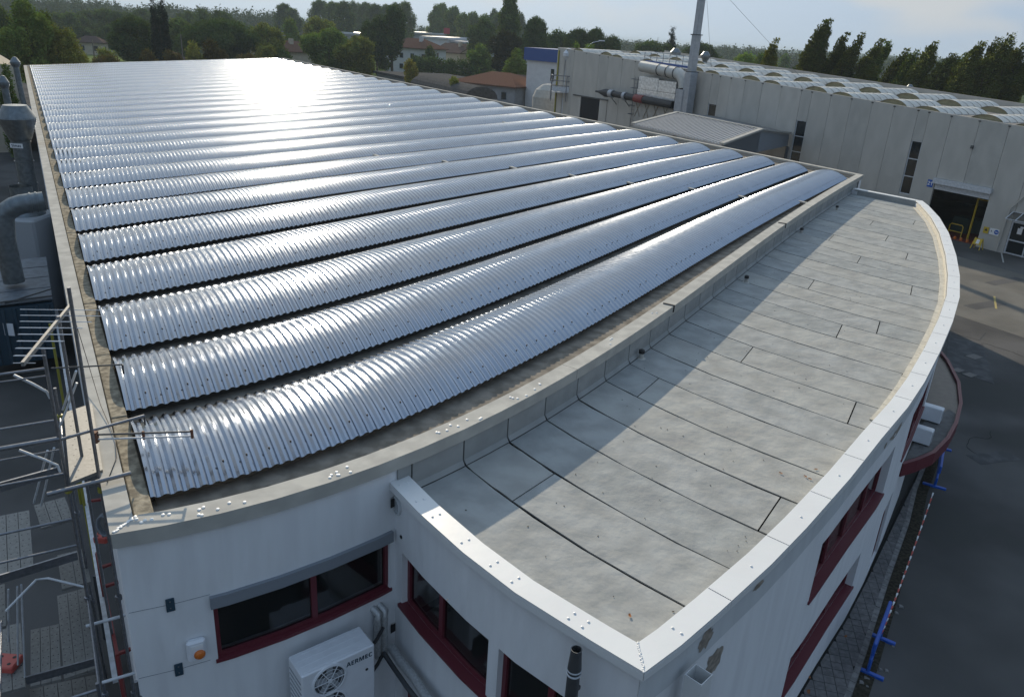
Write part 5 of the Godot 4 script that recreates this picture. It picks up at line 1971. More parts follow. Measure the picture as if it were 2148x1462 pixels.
# ---------------------------------------------------------------- ducts, container and shed along the left wall
func left_plant() -> void:
	var p := Vector3(-22.58, 6.53, -35.42)
	var root := thing("extract_stack", "large galvanised extract stack with flared hood beside the left wall", "stack", Vector3(p.x, 0, p.z))
	var hz: float = Vector3(-22.57, 7.30, -35.42).y
	var hm: float = Vector3(-22.55, 6.78, -35.44).y
	var hb: float = Vector3(-22.53, 5.91, -35.44).y
	var g := Geo.new()
	g.lathe(Vector3.ZERO, [Vector2(0.36, 0.3), Vector2(0.36, hb)], 20)
	obj("shaft", g, M.duct_zinc, root)
	g = Geo.new()
	g.lathe(Vector3.ZERO, [Vector2(0.40, hb - 0.1), Vector2(0.46, hb), Vector2(0.78, hm), Vector2(0.76, hm + 0.06), Vector2(0.5, hz), Vector2(0.48, hz + 0.04), Vector2(0.0, hz + 0.05)], 20)
	obj("hood", g, M.duct_zinc, root)
	for y in [hb - 0.15, hb - 1.0, hb - 2.0, hb - 3.0]:
		g = Geo.new()
		g.lathe(Vector3.ZERO, [Vector2(0.36, y - 0.03), Vector2(0.40, y - 0.025), Vector2(0.40, y + 0.025), Vector2(0.36, y + 0.03)], 20)
		obj("flange", g, M.duct_zinc, root)
	g = Geo.new()
	g.box(Vector3(0.0, hb - 0.28, 0.37), Vector3(0.56, 0.2, 0.02))
	obj("label_plate", g, M.sign_white, root)
	lettering("Simas", "Droid Sans", 0.11, M.plate_blue, root, Transform3D(Basis(), Vector3(0.0, hb - 0.28, 0.385)), "maker_name", true)
	g = Geo.new()
	g.tube([Vector3(0.1, hb - 2.6, 0.2), Vector3(0.5, hb - 2.7, 0.5), Vector3(1.0, hb - 2.8, 0.6)], 0.05, 8)
	obj("stay", g, M.steel, root)
	# fan housing under it
	root = thing("fan_housing", "round grey fan housing and box at the foot of the extract stack", "fan housing", Vector3(p.x - 0.9, 0, p.z + 0.8))
	g = Geo.new()
	g.lathe(Vector3(0, 2.2, 0), [Vector2(0, -0.35), Vector2(0.8, -0.35), Vector2(0.8, 0.35), Vector2(0, 0.35)], 20, Basis(Vector3.RIGHT, Vector3(0, 0, 1), Vector3.DOWN))
	obj("scroll", g, M.duct_zinc, root)
	g = Geo.new()
	g.bevel(Vector3(0, 0.7, 0.6), Vector3(1.5, 1.4, 1.2), 0.04)
	obj("base", g, M.steel_dark, root)
	# second, thin pipes behind
	for q in [[Vector3(-25.51, 7.96, -39.48), 0.16, "slim bare pipe beside the extract stack at the picture's left edge"], [Vector3(-32.96, 8.06, -52.51), 0.2, "slim flue with a small cap bending down to the far left wall"]]:
		root = thing("slim_vent_pipe", q[2], "vent pipe", Vector3(q[0].x, 0, q[0].z))
		var h: float = q[0].y
		g = Geo.new()
		if q[1] < 0.18:
			g.tube([Vector3(0.15, 1.0, 0), Vector3(0, h, 0)], q[1], 12)
		else:
			g.tube([Vector3(0.9, h - 2.9, 0), Vector3(0.4, h - 2.9, 0), Vector3(0.15, h - 2.7, 0), Vector3(0.08, h - 2.3, 0), Vector3(0, h - 0.3, 0)], q[1] * 0.85, 12)
		obj("pipe", g, M.duct_zinc, root)
		g = Geo.new()
		g.lathe(Vector3(0, h - 0.35, 0), [Vector2(q[1], 0), Vector2(q[1] * 1.5, 0.2), Vector2(q[1] * 1.5, 0.3), Vector2(q[1] * 0.5, 0.6), Vector2(0, 0.62)], 12)
		obj("cap", g, M.duct_zinc, root)
	# big elbow
	root = thing("elbow_duct", "dark galvanised elbow duct bending down from the left wall", "duct")
	var e0 := Vector3(-15.81, 5.47, -25.50)
	var e1 := Vector3(-16.35, 5.41, -25.15)
	var e2 := Vector3(-16.67, 5.24, -24.94)
	var e3 := Vector3(-16.85, 4.87, -24.82)
	var e4 := Vector3(-16.90, 4.32, -24.78)
	g = Geo.new()
	g.tube([e0, e0.lerp(e1, 0.6), e1, e1.lerp(e2, 0.6) + Vector3(0, 0.03, 0), e2, e2.lerp(e3, 0.55) + Vector3(-0.06, 0.05, 0), e3, e4, e4 - Vector3(-0.05, 1.5, 0)], 0.32, 16)
	obj("bend", g, M.duct_zinc, root)
	for f in [0.35, 0.62]:
		g = Geo.new()
		g.lathe(e0.lerp(e1, f), [Vector2(0.32, -0.03), Vector2(0.35, -0.025), Vector2(0.35, 0.025), Vector2(0.32, 0.03)], 16, Basis((e1 - e0).cross(Vector3.UP).normalized(), (e1 - e0).normalized(), Vector3.UP))
		obj("flange", g, M.duct_zinc, root)
	# waste container with sloped lid
	root = thing("lidded_container", "dark blue steel container with pale sloped sheet lid by the left wall", "container")
	var f0 := Vector3(-17.07, 2.50, -22.89)
	var f1 := Vector3(-15.28, 2.50, -24.20)
	var k0 := Vector3(-19.15, 2.75, -26.59)
	var k1 := Vector3(-17.53, 2.75, -27.81)
	var m0 := f0.lerp(k0, 0.9) + Vector3(0, 0.1, 0)
	var n := 4
	for i in n:
		g = Geo.new()
		var a := f0.lerp(k0, float(i) / n)
		var b := f1.lerp(k1, float(i) / n)
		var c := f1.lerp(k1, (i + 0.97) / n)
		var d := f0.lerp(k0, (i + 0.97) / n)
		var up := Vector3(0, 0.05 + 0.012 * i, 0)
		g.hexa([a, b, c, d, a + up, b + up, c + up, d + up])
		obj("lid_sheet", g, M.lid_grey, root)
	g = Geo.new()
	var dn := func(v: Vector3, y: float) -> Vector3: return Vector3(v.x, y, v.z)
	g.hexa([dn.call(f0, 0.45), dn.call(f1, 0.45), dn.call(k1, 0.45), dn.call(k0, 0.45), f0 - Vector3(0, 0.1, 0), f1 - Vector3(0, 0.1, 0), k1 - Vector3(0, 0.1, 0), k0 - Vector3(0, 0.1, 0)])
	obj("tub", g, M.plate_blue, root)
	for i in 7:
		g = Geo.new()
		var a := f0.lerp(f1, (i + 0.5) / 7.0) + (f0 - k0).normalized() * 0.03
		g.bar(dn.call(a, 0.5), dn.call(a, 2.35), 0.09, 0.07)
		obj("rib", g, M.plate_blue, root)
	g = Geo.new()
	var pp := Vector3(-16.44, 1.70, -23.43) + (f0 - k0).normalized() * 0.12
	g.box(pp, Vector3(0.42, 0.42, 0.02))
	obj("notice_plate", g, M.ac_white, root)
	for i in 2:
		g = Geo.new()
		g.lathe(Vector3(-17.29, 0.25, -24.79) + Vector3(-1.5 * i, 0, 0), [Vector2(0, -0.1), Vector2(0.22, -0.1), Vector2(0.22, 0.1), Vector2(0, 0.1)], 14, Basis(Vector3.RIGHT, Vector3(0, 0, 1), Vector3.DOWN))
		obj("wheel", g, M.black, root)
	g = Geo.new()
	g.bar(f0 + Vector3(0, 0.1, 0), f1 + Vector3(0, 0.12, 0), 0.05)
	g.bar(f0.lerp(f1, 0.4) + Vector3(0, 0.05, 0), f1 + Vector3(-0.1, 0.3, -0.2), 0.04)
	obj("lid_bar", g, M.steel_dark, root)
	# neighbouring building beyond
	root = thing("neighbour_shed", "beige walled neighbouring shed with tiled roof beyond the slim flue", "shed")
	var c0 := Vector3(-45.78, 4.48, -63.16)
	var c1 := Vector3(-41.39, 4.68, -66.11)
	g = Geo.new()
	g.hexa([Vector3(c0.x, 0, c0.z), Vector3(c1.x, 0, c1.z), Vector3(c1.x - 9, 0, c1.z - 12), Vector3(c0.x - 3, 0, c0.z - 10), Vector3(c0.x, 6.9, c0.z), Vector3(c1.x, 6.9, c1.z), Vector3(c1.x - 9, 6.9, c1.z - 12), Vector3(c0.x - 3, 6.9, c0.z - 10)])
	obj("wall", g, M.house_cream, root)
	g = Geo.new()
	g.hexa([Vector3(c0.x, 6.9, c0.z + 0.4), Vector3(c1.x + 0.3 - 1.6, 6.9, c1.z + 0.4), Vector3(c1.x - 7, 7.6, c1.z - 6), Vector3(c0.x - 3, 7.6, c0.z - 5), Vector3(c0.x, 7.1, c0.z + 0.4), Vector3(c1.x - 1.3, 7.1, c1.z + 0.4), Vector3(c1.x - 7, 7.8, c1.z - 6), Vector3(c0.x - 3, 7.8, c0.z - 5)])
	obj("roof", g, M.roof_tile, root)
	# more dark plant under the stack
	root = thing("filter_cabinet", "dark grey filter cabinet with sloping top below the extract stack", "cabinet")
	var fc := Vector3(-19.58, 5.08, -30.21)
	g = Geo.new()
	g.bevel(Vector3(fc.x - 0.2, 1.9, fc.z), Vector3(2.2, 3.8, 2.0), 0.08)
	obj("body", g, M.ac_grey, root)
	g = Geo.new()
	g.lathe(Vector3(fc.x, 3.7, fc.z), [Vector2(0.8, 0.0), Vector2(0.4, 0.6), Vector2(0.4, 1.2)], 16)
	obj("cone", g, M.duct_zinc, root)

# ---------------------------------------------------------------- vegetation
var clump: ArrayMesh
var needle: ArrayMesh
var seg_n := 0

func leaf_meshes() -> void:
	for kind in 2:
		var g := Geo.new()
		var r := RandomNumberGenerator.new()
		r.seed = 31 + kind
		for i in (7 if kind == 0 else 6):
			var c := Vector3(r.randf_range(-0.5, 0.5), r.randf_range(-0.45, 0.45), r.randf_range(-0.5, 0.5))
			var b := Basis.from_euler(Vector3(r.randf_range(-1.2, 1.2), r.randf() * TAU, r.randf_range(-0.6, 0.6)))
			var s := r.randf_range(0.30, 0.52)
			var l := s * (1.0 if kind == 0 else 1.7)
			var w := s * (0.62 if kind == 0 else 0.3)
			var p := [c + b * Vector3(-w * 0.5, 0, l * 0.15), c + b * Vector3(0, 0.06, l * 0.6), c + b * Vector3(w * 0.5, 0.02, 0), c + b * Vector3(0.02, -0.03, -l * 0.6)]
			g.quad(p[3], p[2], p[1], p[0])
		if kind == 0:
			clump = g.mesh()
		else:
			needle = g.mesh()

# top: where the crown ends (its height is top.y); w: crown width in metres
func tree(called: String, label: String, kind: String, top: Vector3, w: float, tint: Color, group := "", lean := Vector3.ZERO, low := 0.0) -> void:
	var r := RandomNumberGenerator.new()
	r.seed = label.hash()
	var h := top.y
	var foot := Vector3(top.x, 0, top.z) - lean
	var root := thing(called, label, {"bush": "bush", "hedge": "hedge"}.get(kind, "tree"), foot, group)
	var dist := Vector2(top.x, top.z).length()
	var lobes := []   # [centre, radius vector]
	var size := clampf(dist * 0.0045, 0.3, 1.3)
	var mesh := clump
	var base := h * 0.18
	match kind:
		"broad":
			lobes.append([Vector3(0, h * 0.56, 0), Vector3(w * 0.36, h * 0.34, w * 0.36)])
			for i in 11:
				var a := r.randf() * TAU
				var y := r.randf_range(0.28, 0.86)
				var sp := sin(PI * clampf((y - 0.1) * 1.0, 0.1, 0.95)) * 0.36
				var q := r.randf_range(0.15, 0.24)
				lobes.append([Vector3(cos(a) * sp * w, y * h, sin(a) * sp * w), Vector3(w * q, h * q * 0.62, w * q)])
			lobes.append([Vector3(r.randf_range(-0.1, 0.1) * w, h * 0.88, 0), Vector3(w * 0.2, h * 0.12, w * 0.2)])
		"poplar":
			base = h * 0.05
			for i in 16:
				var y := (i + 0.5) / 16.0
				var rad := w * 0.42 * pow(sin(PI * clampf(0.12 + y * 0.86, 0, 1)), 0.7)
				var a := r.randf() * TAU
				lobes.append([Vector3(cos(a) * rad * 0.35, (0.06 + y * 0.9) * h, sin(a) * rad * 0.35), Vector3(rad, h * 0.085, rad)])
			for i in 9:
				var y := r.randf_range(0.25, 0.93)
				var a := r.randf() * TAU
				var rad := w * 0.34 * (1.1 - y * 0.7)
				lobes.append([Vector3(cos(a) * rad, y * h, sin(a) * rad), Vector3(w * 0.13, h * 0.07, w * 0.13)])
		"cypress":
			base = 0.0
			mesh = needle
			for i in 14:
				var y := (i + 0.5) / 14.0
				var rad := w * 0.5 * pow(1.0 - y, 0.45) * (0.75 + 0.25 * minf(1.0, y * 5.0))
				lobes.append([Vector3(r.randf_range(-0.06, 0.06) * w, y * h, 0), Vector3(rad, h * 0.06, rad)])
		"conifer":
			base = h * 0.08
			mesh = needle
			for i in 13:
				var y := (i + 0.5) / 13.0
				var rad := w * 0.52 * (1.0 - y) + w * 0.03
				for k in 3:
					var a := r.randf() * TAU
					lobes.append([Vector3(cos(a) * rad * 0.5, (0.1 + 0.89 * y) * h, sin(a) * rad * 0.5), Vector3(rad * 0.62, h * 0.035, rad * 0.62)])
		"pine":
			base = h * 0.5
			mesh = needle
			for i in 16:
				var a := r.randf() * TAU
				var q := sqrt(r.randf())
				var y := 0.86 - 0.25 * q * q + r.randf_range(-0.12, 0.02)
				lobes.append([Vector3(cos(a) * q * w * 0.4, y * h, sin(a) * q * w * 0.4), Vector3(w * 0.15, h * 0.13, w * 0.15)])
			lobes.append([Vector3(0, h * 0.8, 0), Vector3(w * 0.3, h * 0.17, w * 0.3)])
		"bush":
			base = 0.0
			for i in 8:
				var a := r.randf() * TAU
				var q := r.randf_range(0.1, 0.34)
				lobes.append([Vector3(cos(a) * q * w, h * r.randf_range(0.3, 0.78), sin(a) * q * w), Vector3(w * 0.22, h * 0.26, w * 0.22)])
		"hedge":
			base = 0.0
			for i in 12:
				lobes.append([Vector3((i / 11.0 - 0.5) * w * 0.92, h * 0.5, r.randf_range(-0.3, 0.3)), Vector3(w * 0.07, h * 0.5, 1.6)])
	var tone := r.randf_range(0.8, 1.25)
	var total := 0.0
	for l in lobes:
		total += l[1].x * l[1].y + l[1].x * l[1].z
	var n := int(clampf(total * (48.0 if mesh == needle else 24.0) / (size * size), 200, 6000))
	var xf := []
	var cols := []
	for i in n:
		var pick := r.randf() * total
		var l: Array = lobes[0]
		for c in lobes:
			pick -= c[1].x * c[1].y + c[1].x * c[1].z
			if pick <= 0:
				l = c
				break
		var d := Vector3(r.randfn(), r.randfn(), r.randfn()).normalized()
		var p: Vector3 = l[0] + d * l[1] * (0.5 + 0.55 * sqrt(r.randf()))
		p.y = clampf(p.y, low, h)
		var f := p.y / h
		p += lean * (f * f) * 1.0
		var s := size * r.randf_range(0.7, 1.35)
		var b := Basis.from_euler(Vector3(r.randf_range(-0.8, 0.8), r.randf() * TAU, r.randf_range(-0.8, 0.8))).scaled(Vector3.ONE * s)
		if kind == "poplar" and lean != Vector3.ZERO:
			b = Basis.looking_at((lean.normalized() + Vector3(0, 1.5, 0) + Vector3(r.randf_range(-0.5, 0.5), 0, r.randf_range(-0.5, 0.5))).normalized(), Vector3(0.3, 0.1, 1)).scaled(Vector3(s * 0.8, s * 0.8, s * 1.5))
		xf.append(Transform3D(b, p))
		var v := r.randf_range(0.65, 1.35)
		v *= tone
		cols.append(Color(tint.r * v * r.randf_range(0.85, 1.2), tint.g * v, tint.b * v * 0.9))
	stuff(scatter("crown", mesh, M.leaf, xf, root, cols))
	if kind != "bush" and kind != "hedge":
		var g := Geo.new()
		var tr := clampf(h * 0.018, 0.1, 0.4)
		var m1 := lean * 0.2 + Vector3(0, h * 0.45, 0)
		g.tube([Vector3.ZERO, m1 * 0.5, m1, lean * 0.75 + Vector3(0, h * 0.86, 0)], [tr * 1.25, tr, tr * 0.75, tr * 0.15], 7, false)
		for i in 6:
			var a := r.randf() * TAU
			var y := r.randf_range(0.4, 0.7) if kind != "pine" else r.randf_range(0.55, 0.68)
			var st := lean * y * y + Vector3(0, h * y, 0)
			g.tube([st, st + Vector3(cos(a) * w * 0.13, h * 0.06, sin(a) * w * 0.13), st + Vector3(cos(a) * w * 0.3, h * 0.15, sin(a) * w * 0.3)], [tr * 0.5, tr * 0.32, tr * 0.1], 5, false)
		obj("trunk", g, M.bark, root)

const DARK := Color(0.085, 0.118, 0.036)
const MID := Color(0.14, 0.185, 0.05)
const OLIVE := Color(0.2, 0.21, 0.052)
const FRESH := Color(0.18, 0.24, 0.06)
const RUSTY := Color(0.105, 0.085, 0.03)
const CYP := Color(0.016, 0.026, 0.014)

func m_of(px: float, dist: float) -> float:
	return px * dist / 1638.0

func trees() -> void:
	leaf_meshes()
	var rows := [
		# name, label, kind, crown top, width px, dist, tint, group
		["poplar_tree", "tall dark poplar at the picture's upper left with a shaggy top", "broad", Vector3(-58.19, 12.01, -95.70), 78, 112, MID, ""],
		["broad_tree", "dark round topped tree right of the tall upper left poplar", "broad", Vector3(-57.99, 10.88, -99.31), 60, 115, MID, ""],
		["broad_tree", "lower bright edged tree at the right end of the upper left clump", "broad", Vector3(-55.74, 9.52, -97.15), 42, 112, OLIVE, ""],
		["broad_tree", "separate slender green tree between the upper left clump and the small pavilion", "broad", Vector3(-54.25, 9.20, -97.99), 46, 112, OLIVE, ""],
		["broad_tree", "dark tree cut by the picture's left edge behind the neighbouring shed", "broad", Vector3(-85.91, 10.53, -134.98), 50, 160, MID, ""],
		["bush", "dark bush by the beige neighbouring wall at the left edge", "bush", Vector3(-40.04, 7.03, -62.23), 30, 74, DARK, ""],
		["round_tree", "big dark round tree left of the three cypresses", "broad", Vector3(-72.92, 10.37, -153.57), 84, 170, DARK, ""],
		["round_tree", "shadowed tree low behind the small pavilion", "broad", Vector3(-116.33, 7.13, -232.53), 60, 260, DARK, ""],
		["cypress_tree", "left and tallest of the three black cypresses", "cypress", Vector3(-67.88, 13.57, -150.39), 16, 165, CYP, "black cypresses"],
		["cypress_tree", "middle and shortest of the three black cypresses", "cypress", Vector3(-66.79, 12.60, -149.79), 12, 164, CYP, "black cypresses"],
		["cypress_tree", "right hand one of the three black cypresses", "cypress", Vector3(-66.80, 13.46, -151.96), 18, 166, CYP, "black cypresses"],
		["umbrella_pine", "wide flat topped umbrella pine right of the cypresses", "pine", Vector3(-64.67, 11.15, -173.33), 140, 185, DARK, ""],
		["broad_tree", "dark tree filling the gap under the wide umbrella pine", "broad", Vector3(-64.77, 9.09, -178.62), 70, 190, DARK, ""],
		["broad_tree", "green tree between the cypresses and the wide umbrella pine", "broad", Vector3(-83.65, 10.23, -198.06), 60, 215, MID, ""],
		["garden_tree", "small yellowish garden tree left of the brown pavilion roof", "bush", Vector3(-59.24, 6.11, -126.85), 44, 140, RUSTY, ""],
		["garden_tree", "small yellowish garden tree right of the brown pavilion roof", "bush", Vector3(-55.37, 6.10, -128.58), 34, 140, RUSTY, ""],
		["garden_tree", "rounded olive garden tree below the umbrella pine's left half", "bush", Vector3(-53.16, 7.31, -131.67), 48, 142, OLIVE, ""],
		["garden_tree", "larger rounded olive garden tree below the umbrella pine's right half", "bush", Vector3(-50.08, 7.90, -132.88), 58, 142, RUSTY, ""],
		["garden_tree", "low yellow bush at the far roof edge right of the olive garden trees", "bush", Vector3(-46.12, 6.04, -134.30), 50, 142, RUSTY, ""],
		["garden_tree", "low bush at the roof edge left of the small pavilion", "bush", Vector3(-64.37, 5.24, -124.32), 60, 140, RUSTY, ""],
		["garden_tree", "small dark upright bush near the utility pole", "bush", Vector3(-68.44, 5.76, -133.48), 34, 150, OLIVE, ""],
		["broad_tree", "yellow green tree left of the gabled brown roofed house", "broad", Vector3(-57.52, 10.48, -181.09), 62, 190, OLIVE, ""],
		["garden_tree", "dark bush before the gabled house's left end", "bush", Vector3(-51.07, 6.77, -160.05), 40, 168, OLIVE, ""],
		["garden_tree", "dark bush before the gabled house's white wall", "bush", Vector3(-47.87, 6.77, -161.04), 38, 168, DARK, ""],
		["broad_tree", "large green tree right of the gabled brown roofed house", "broad", Vector3(-41.96, 10.36, -172.98), 100, 178, MID, ""],
		["broad_tree", "brownish green tree just beyond the far right roof corner", "broad", Vector3(-35.29, 9.29, -168.34), 74, 172, OLIVE, ""],
		["broad_tree", "green tree behind the large green tree by the gabled house", "broad", Vector3(-56.77, 12.45, -222.88), 66, 230, OLIVE, ""],
		["broad_tree", "narrow green tree behind the gabled house", "broad", Vector3(-66.12, 11.82, -230.71), 34, 240, MID, ""],
		["dark_evergreen", "tall dark evergreen left of the white villa", "broad", Vector3(-35.27, 16.77, -212.09), 50, 215, DARK, ""],
		["dark_evergreen", "broad dark evergreen against the tall one by the villa", "broad", Vector3(-38.44, 13.67, -208.49), 62, 212, DARK, ""],
		["garden_tree", "round bush by the white villa's left corner", "bush", Vector3(-37.16, 5.08, -211.76), 26, 215, MID, ""],
		["garden_tree", "dark palm like bush before the white villa", "bush", Vector3(-25.97, 7.52, -213.43), 26, 215, DARK, ""],
		["garden_tree", "bush at the white villa's foot", "bush", Vector3(-28.16, 5.12, -203.06), 34, 205, DARK, ""],
		["flowering_shrub", "yellow leaved shrub by the grey shed roof beyond the parapet", "bush", Vector3(-21.27, 6.16, -148.48), 32, 150, Color(0.30, 0.27, 0.06), ""],
		["garden_tree", "olive bush behind the parapet beside the barrel roofed shed", "bush", Vector3(-11.61, 4.95, -124.46), 30, 125, OLIVE, ""],
		["hedge", "long clipped dark hedge right of the white villa", "hedge", Vector3(-19.03, 5.11, -199.09), 130, 200, DARK, ""],
		["broad_tree", "bright green round tree right of the second house", "broad", Vector3(-11.55, 8.63, -199.67), 56, 200, FRESH, ""],
		["broad_tree", "dark tree beneath the tall bare poplar", "broad", Vector3(-15.04, 15.35, -249.55), 54, 250, DARK, ""],
		["poplar_tree", "tall thin poplar rising out of the picture's top centre", "poplar", Vector3(-6.50, 22.54, -229.91), 46, 230, MID, ""],
		["broad_tree", "dark rusty tree below the tall thin poplar", "broad", Vector3(-5.60, 12.25, -199.92), 64, 200, Color(0.06, 0.058, 0.024), ""],
		["bush", "green bush left of the blue banded white building", "bush", Vector3(-2.65, 8.73, -159.98), 52, 160, MID, ""],
		["umbrella_pine", "dark round pine right of the tall thin poplar", "pine", Vector3(1.03, 15.96, -215.00), 62, 215, DARK, ""],
		["umbrella_pine", "dark pine behind the blue band's right end", "broad", Vector3(7.29, 13.39, -229.88), 48, 230, DARK, ""],
		["umbrella_pine", "rounded umbrella pine left of a close pair above the shed", "pine", Vector3(11.28, 14.00, -204.69), 58, 205, DARK, ""],
		["umbrella_pine", "rounded umbrella pine right of a close pair above the shed", "pine", Vector3(15.62, 14.24, -204.40), 58, 205, DARK, ""],
		["umbrella_pine", "lower umbrella pine falling away right of the close pair", "pine", Vector3(19.66, 12.87, -204.06), 44, 205, DARK, ""],
		["bush", "light green bush peeping over the shed's left end", "bush", Vector3(7.27, 10.90, -139.81), 34, 140, FRESH, ""],
		["bush", "small light green bush over the shed parapet beside the first", "bush", Vector3(9.77, 10.46, -139.66), 30, 140, FRESH, ""],
		["conifer_tree", "single dark pointed conifer left of the tall flue stack", "conifer", Vector3(39.43, 16.03, -236.74), 26, 240, CYP, ""],
		["broad_tree", "wide dark tree row's left part behind the roof handrail", "broad", Vector3(34.61, 11.78, -237.49), 74, 240, DARK, ""],
		["broad_tree", "dark tree behind the roof cowls left of the stack", "broad", Vector3(37.54, 11.37, -231.98), 50, 235, DARK, ""],
		["broad_tree", "dark rounded tree right of the tall flue stack", "broad", Vector3(42.60, 12.21, -210.74), 60, 215, DARK, ""],
		["broad_tree", "dark low tree right of the second roof cowl", "broad", Vector3(46.52, 10.58, -215.03), 50, 220, DARK, ""],
		["broad_tree", "green tree left of the lone leaning poplar", "broad", Vector3(43.07, 10.71, -164.45), 60, 170, FRESH, ""],
		["broad_tree", "low green tree beside the lone leaning poplar", "broad", Vector3(43.91, 10.79, -159.05), 40, 165, MID, ""],
		["poplar_tree", "lone leaning poplar left of the wind blown row", "poplar", Vector3(33.52, 13.09, -115.22), 38, 120, OLIVE, ""],
		["broad_tree", "distant blue green tree between the lone poplar and the row", "broad", Vector3(96.01, 10.77, -315.72), 22, 330, MID, ""],
		["broad_tree", "dark low tree at the foot of the wind blown row's left end", "broad", Vector3(51.71, 8.84, -161.94), 44, 170, DARK, ""],
	]
	for q in rows:
		var lean := Vector3.ZERO
		if q[0] == "poplar_tree" and q[5] == 120:
			lean = Vector3(1.6, 0, 0)
		tree(q[0], q[1], q[2], q[3], m_of(q[4], q[5]), q[6], q[7], lean)
	# the wind blown poplars along the far side of the shed
	var spots := [[Vector3(38.91, 15.61, -111.40), 66, "tallest wind blown poplar at the left of the row behind the skylights"], [Vector3(41.27, 14.13, -110.55), 44, "second wind blown poplar from the left, just right of the tallest"], [Vector3(42.15, 14.18, -108.07), 46, "third wind blown poplar from the left of the row"], [Vector3(44.35, 13.57, -107.19), 46, "fourth wind blown poplar from the left, with a forked top"], [Vector3(46.77, 13.41, -110.51), 34, "fifth wind blown poplar from the left, dark behind the fourth"],
		[Vector3(47.39, 12.59, -105.88), 44, "short wind blown poplar left of the blue mast"], [Vector3(47.54, 12.58, -103.61), 32, "short ragged poplar right beside the blue mast"], [Vector3(48.38, 13.52, -101.01), 50, "bushy wind blown poplar right of the blue mast"], [Vector3(49.38, 12.31, -98.29), 50, "low rounded poplar starting the right hand row"], [Vector3(51.58, 12.51, -99.42), 40, "low dark poplar second in the right hand row"], [Vector3(50.80, 13.76, -95.31), 50, "tall swept poplar third in the right hand row"],
		[Vector3(53.06, 14.28, -96.36), 44, "tall swept poplar fourth in the right hand row"], [Vector3(53.10, 14.78, -94.05), 50, "tallest swept poplar near the picture's right edge"], [Vector3(55.27, 13.82, -95.10), 46, "dark poplar cut by the picture's right edge"], [Vector3(56.51, 14.09, -94.38), 50, "last poplar of the row beyond the picture's right edge"]]
	for q in spots:
		tree("poplar_tree", q[2], "poplar", q[0], m_of(q[1] * 0.92, 116), Color(0.13, 0.15, 0.04) if q[1] > 40 else MID, "wind blown poplars behind the shed", Vector3(m_of(34, 116), 0, 0.5))
	# countable trees of the wood behind the small pavilion and along the skyline
	var i := 0
	var r := RandomNumberGenerator.new()
	r.seed = 12
	var sky := [[88, 26], [118, 24], [141, 24], [163, 30], [176, 21], [198, 21], [212, 19], [232, 24], [252, 25], [268, 30], [282, 19], [300, 24], [352, 28], [368, 24], [392, 19], [408, 30], [424, 22], [438, 26],
		[552, 12], [566, 20], [622, 6], [646, 9], [668, 8], [688, 9], [710, 10], [728, 13], [750, 14], [768, 12], [786, 9], [846, 14], [862, 12], [885, 18], [902, 30], [922, 28], [944, 32], [958, 23], [975, 28], [996, 24], [1012, 30]]
	for q in sky:
		var px: float = q[0]
		var d := 330.0 + r.randf_range(-30, 40) if px < 520 else 400.0 + r.randf_range(-30, 60)
		var hz := 72.0 + 0.0624 * (px - 1074.0)
		# straight from the camera's height: the crown top above eye level
		var dir := te2(0, 1)
		var up := (hz - float(q[1])) / 1638.0 * d
		var az := column(px)
		var top := Vector3(az.x * d, 11.5 + up, az.y * d)
		tree("woodland_tree", "leafy tree in the distant wood behind %s" % ("the small pavilion" if px < 320 else ("the umbrella pine" if px < 520 else ("the gabled house" if px < 800 else "the far white hall"))), "poplar" if i % 6 == 5 else "broad", top, m_of(r.randf_range(32, 44), d), MID.lerp(DARK, r.randf()), "distant wood along the skyline")
		i += 1
	# lower second row
	for k in 16:
		var px := 95.0 + k * 28.0 + r.randf_range(-8, 8)
		var d := 285.0 + r.randf_range(-15, 25)
		var hz := 72.0 + 0.0624 * (px - 1074.0)
		var az := column(px)
		tree("woodland_tree", "shadowed tree at the front of the wood behind the pavilion" if px < 330 else "shadowed tree at the front of the wood behind the umbrella pine", "broad", Vector3(az.x * d, 11.5 + (hz - r.randf_range(38, 56)) / 1638.0 * d, az.y * d), m_of(46, d), DARK, "front trees of the distant wood")
	# what nobody could count: the far tree line
	var xf := []
	var cols := []
	for k in 2600:
		var px := r.randf_range(-200, 2500)
		var d := r.randf_range(520, 900)
		var az := column(px)
		var hh := r.randf_range(5, 13.5) + (4.0 if px < 560 else 0.0)
		for e in 14:
			xf.append(Transform3D(Basis.from_euler(Vector3(r.randf(), r.randf() * TAU, r.randf())).scaled(Vector3.ONE * r.randf_range(2.5, 4.5)), Vector3(az.x * d + r.randf_range(-4, 4), hh * r.randf_range(0.15, 0.95), az.y * d + r.randf_range(-4, 4))))
			var v := r.randf_range(0.7, 1.3)
			cols.append(Color(0.06 * v, 0.08 * v, 0.03 * v))
	var o := scatter("far_wood", clump, M.leaf, xf, null, cols)
	tag(stuff(o), "far off woods closing the plain along the horizon", "wood")

func column(px: float) -> Vector2:  # compass direction of a far point seen straight ahead at that width
	var f := (px - 1074.0) / 1638.0
	var v := Vector2(0.998057 * f + 0.025, 0.0232 * f * -1.0 - 1.0)
	return v.normalized()

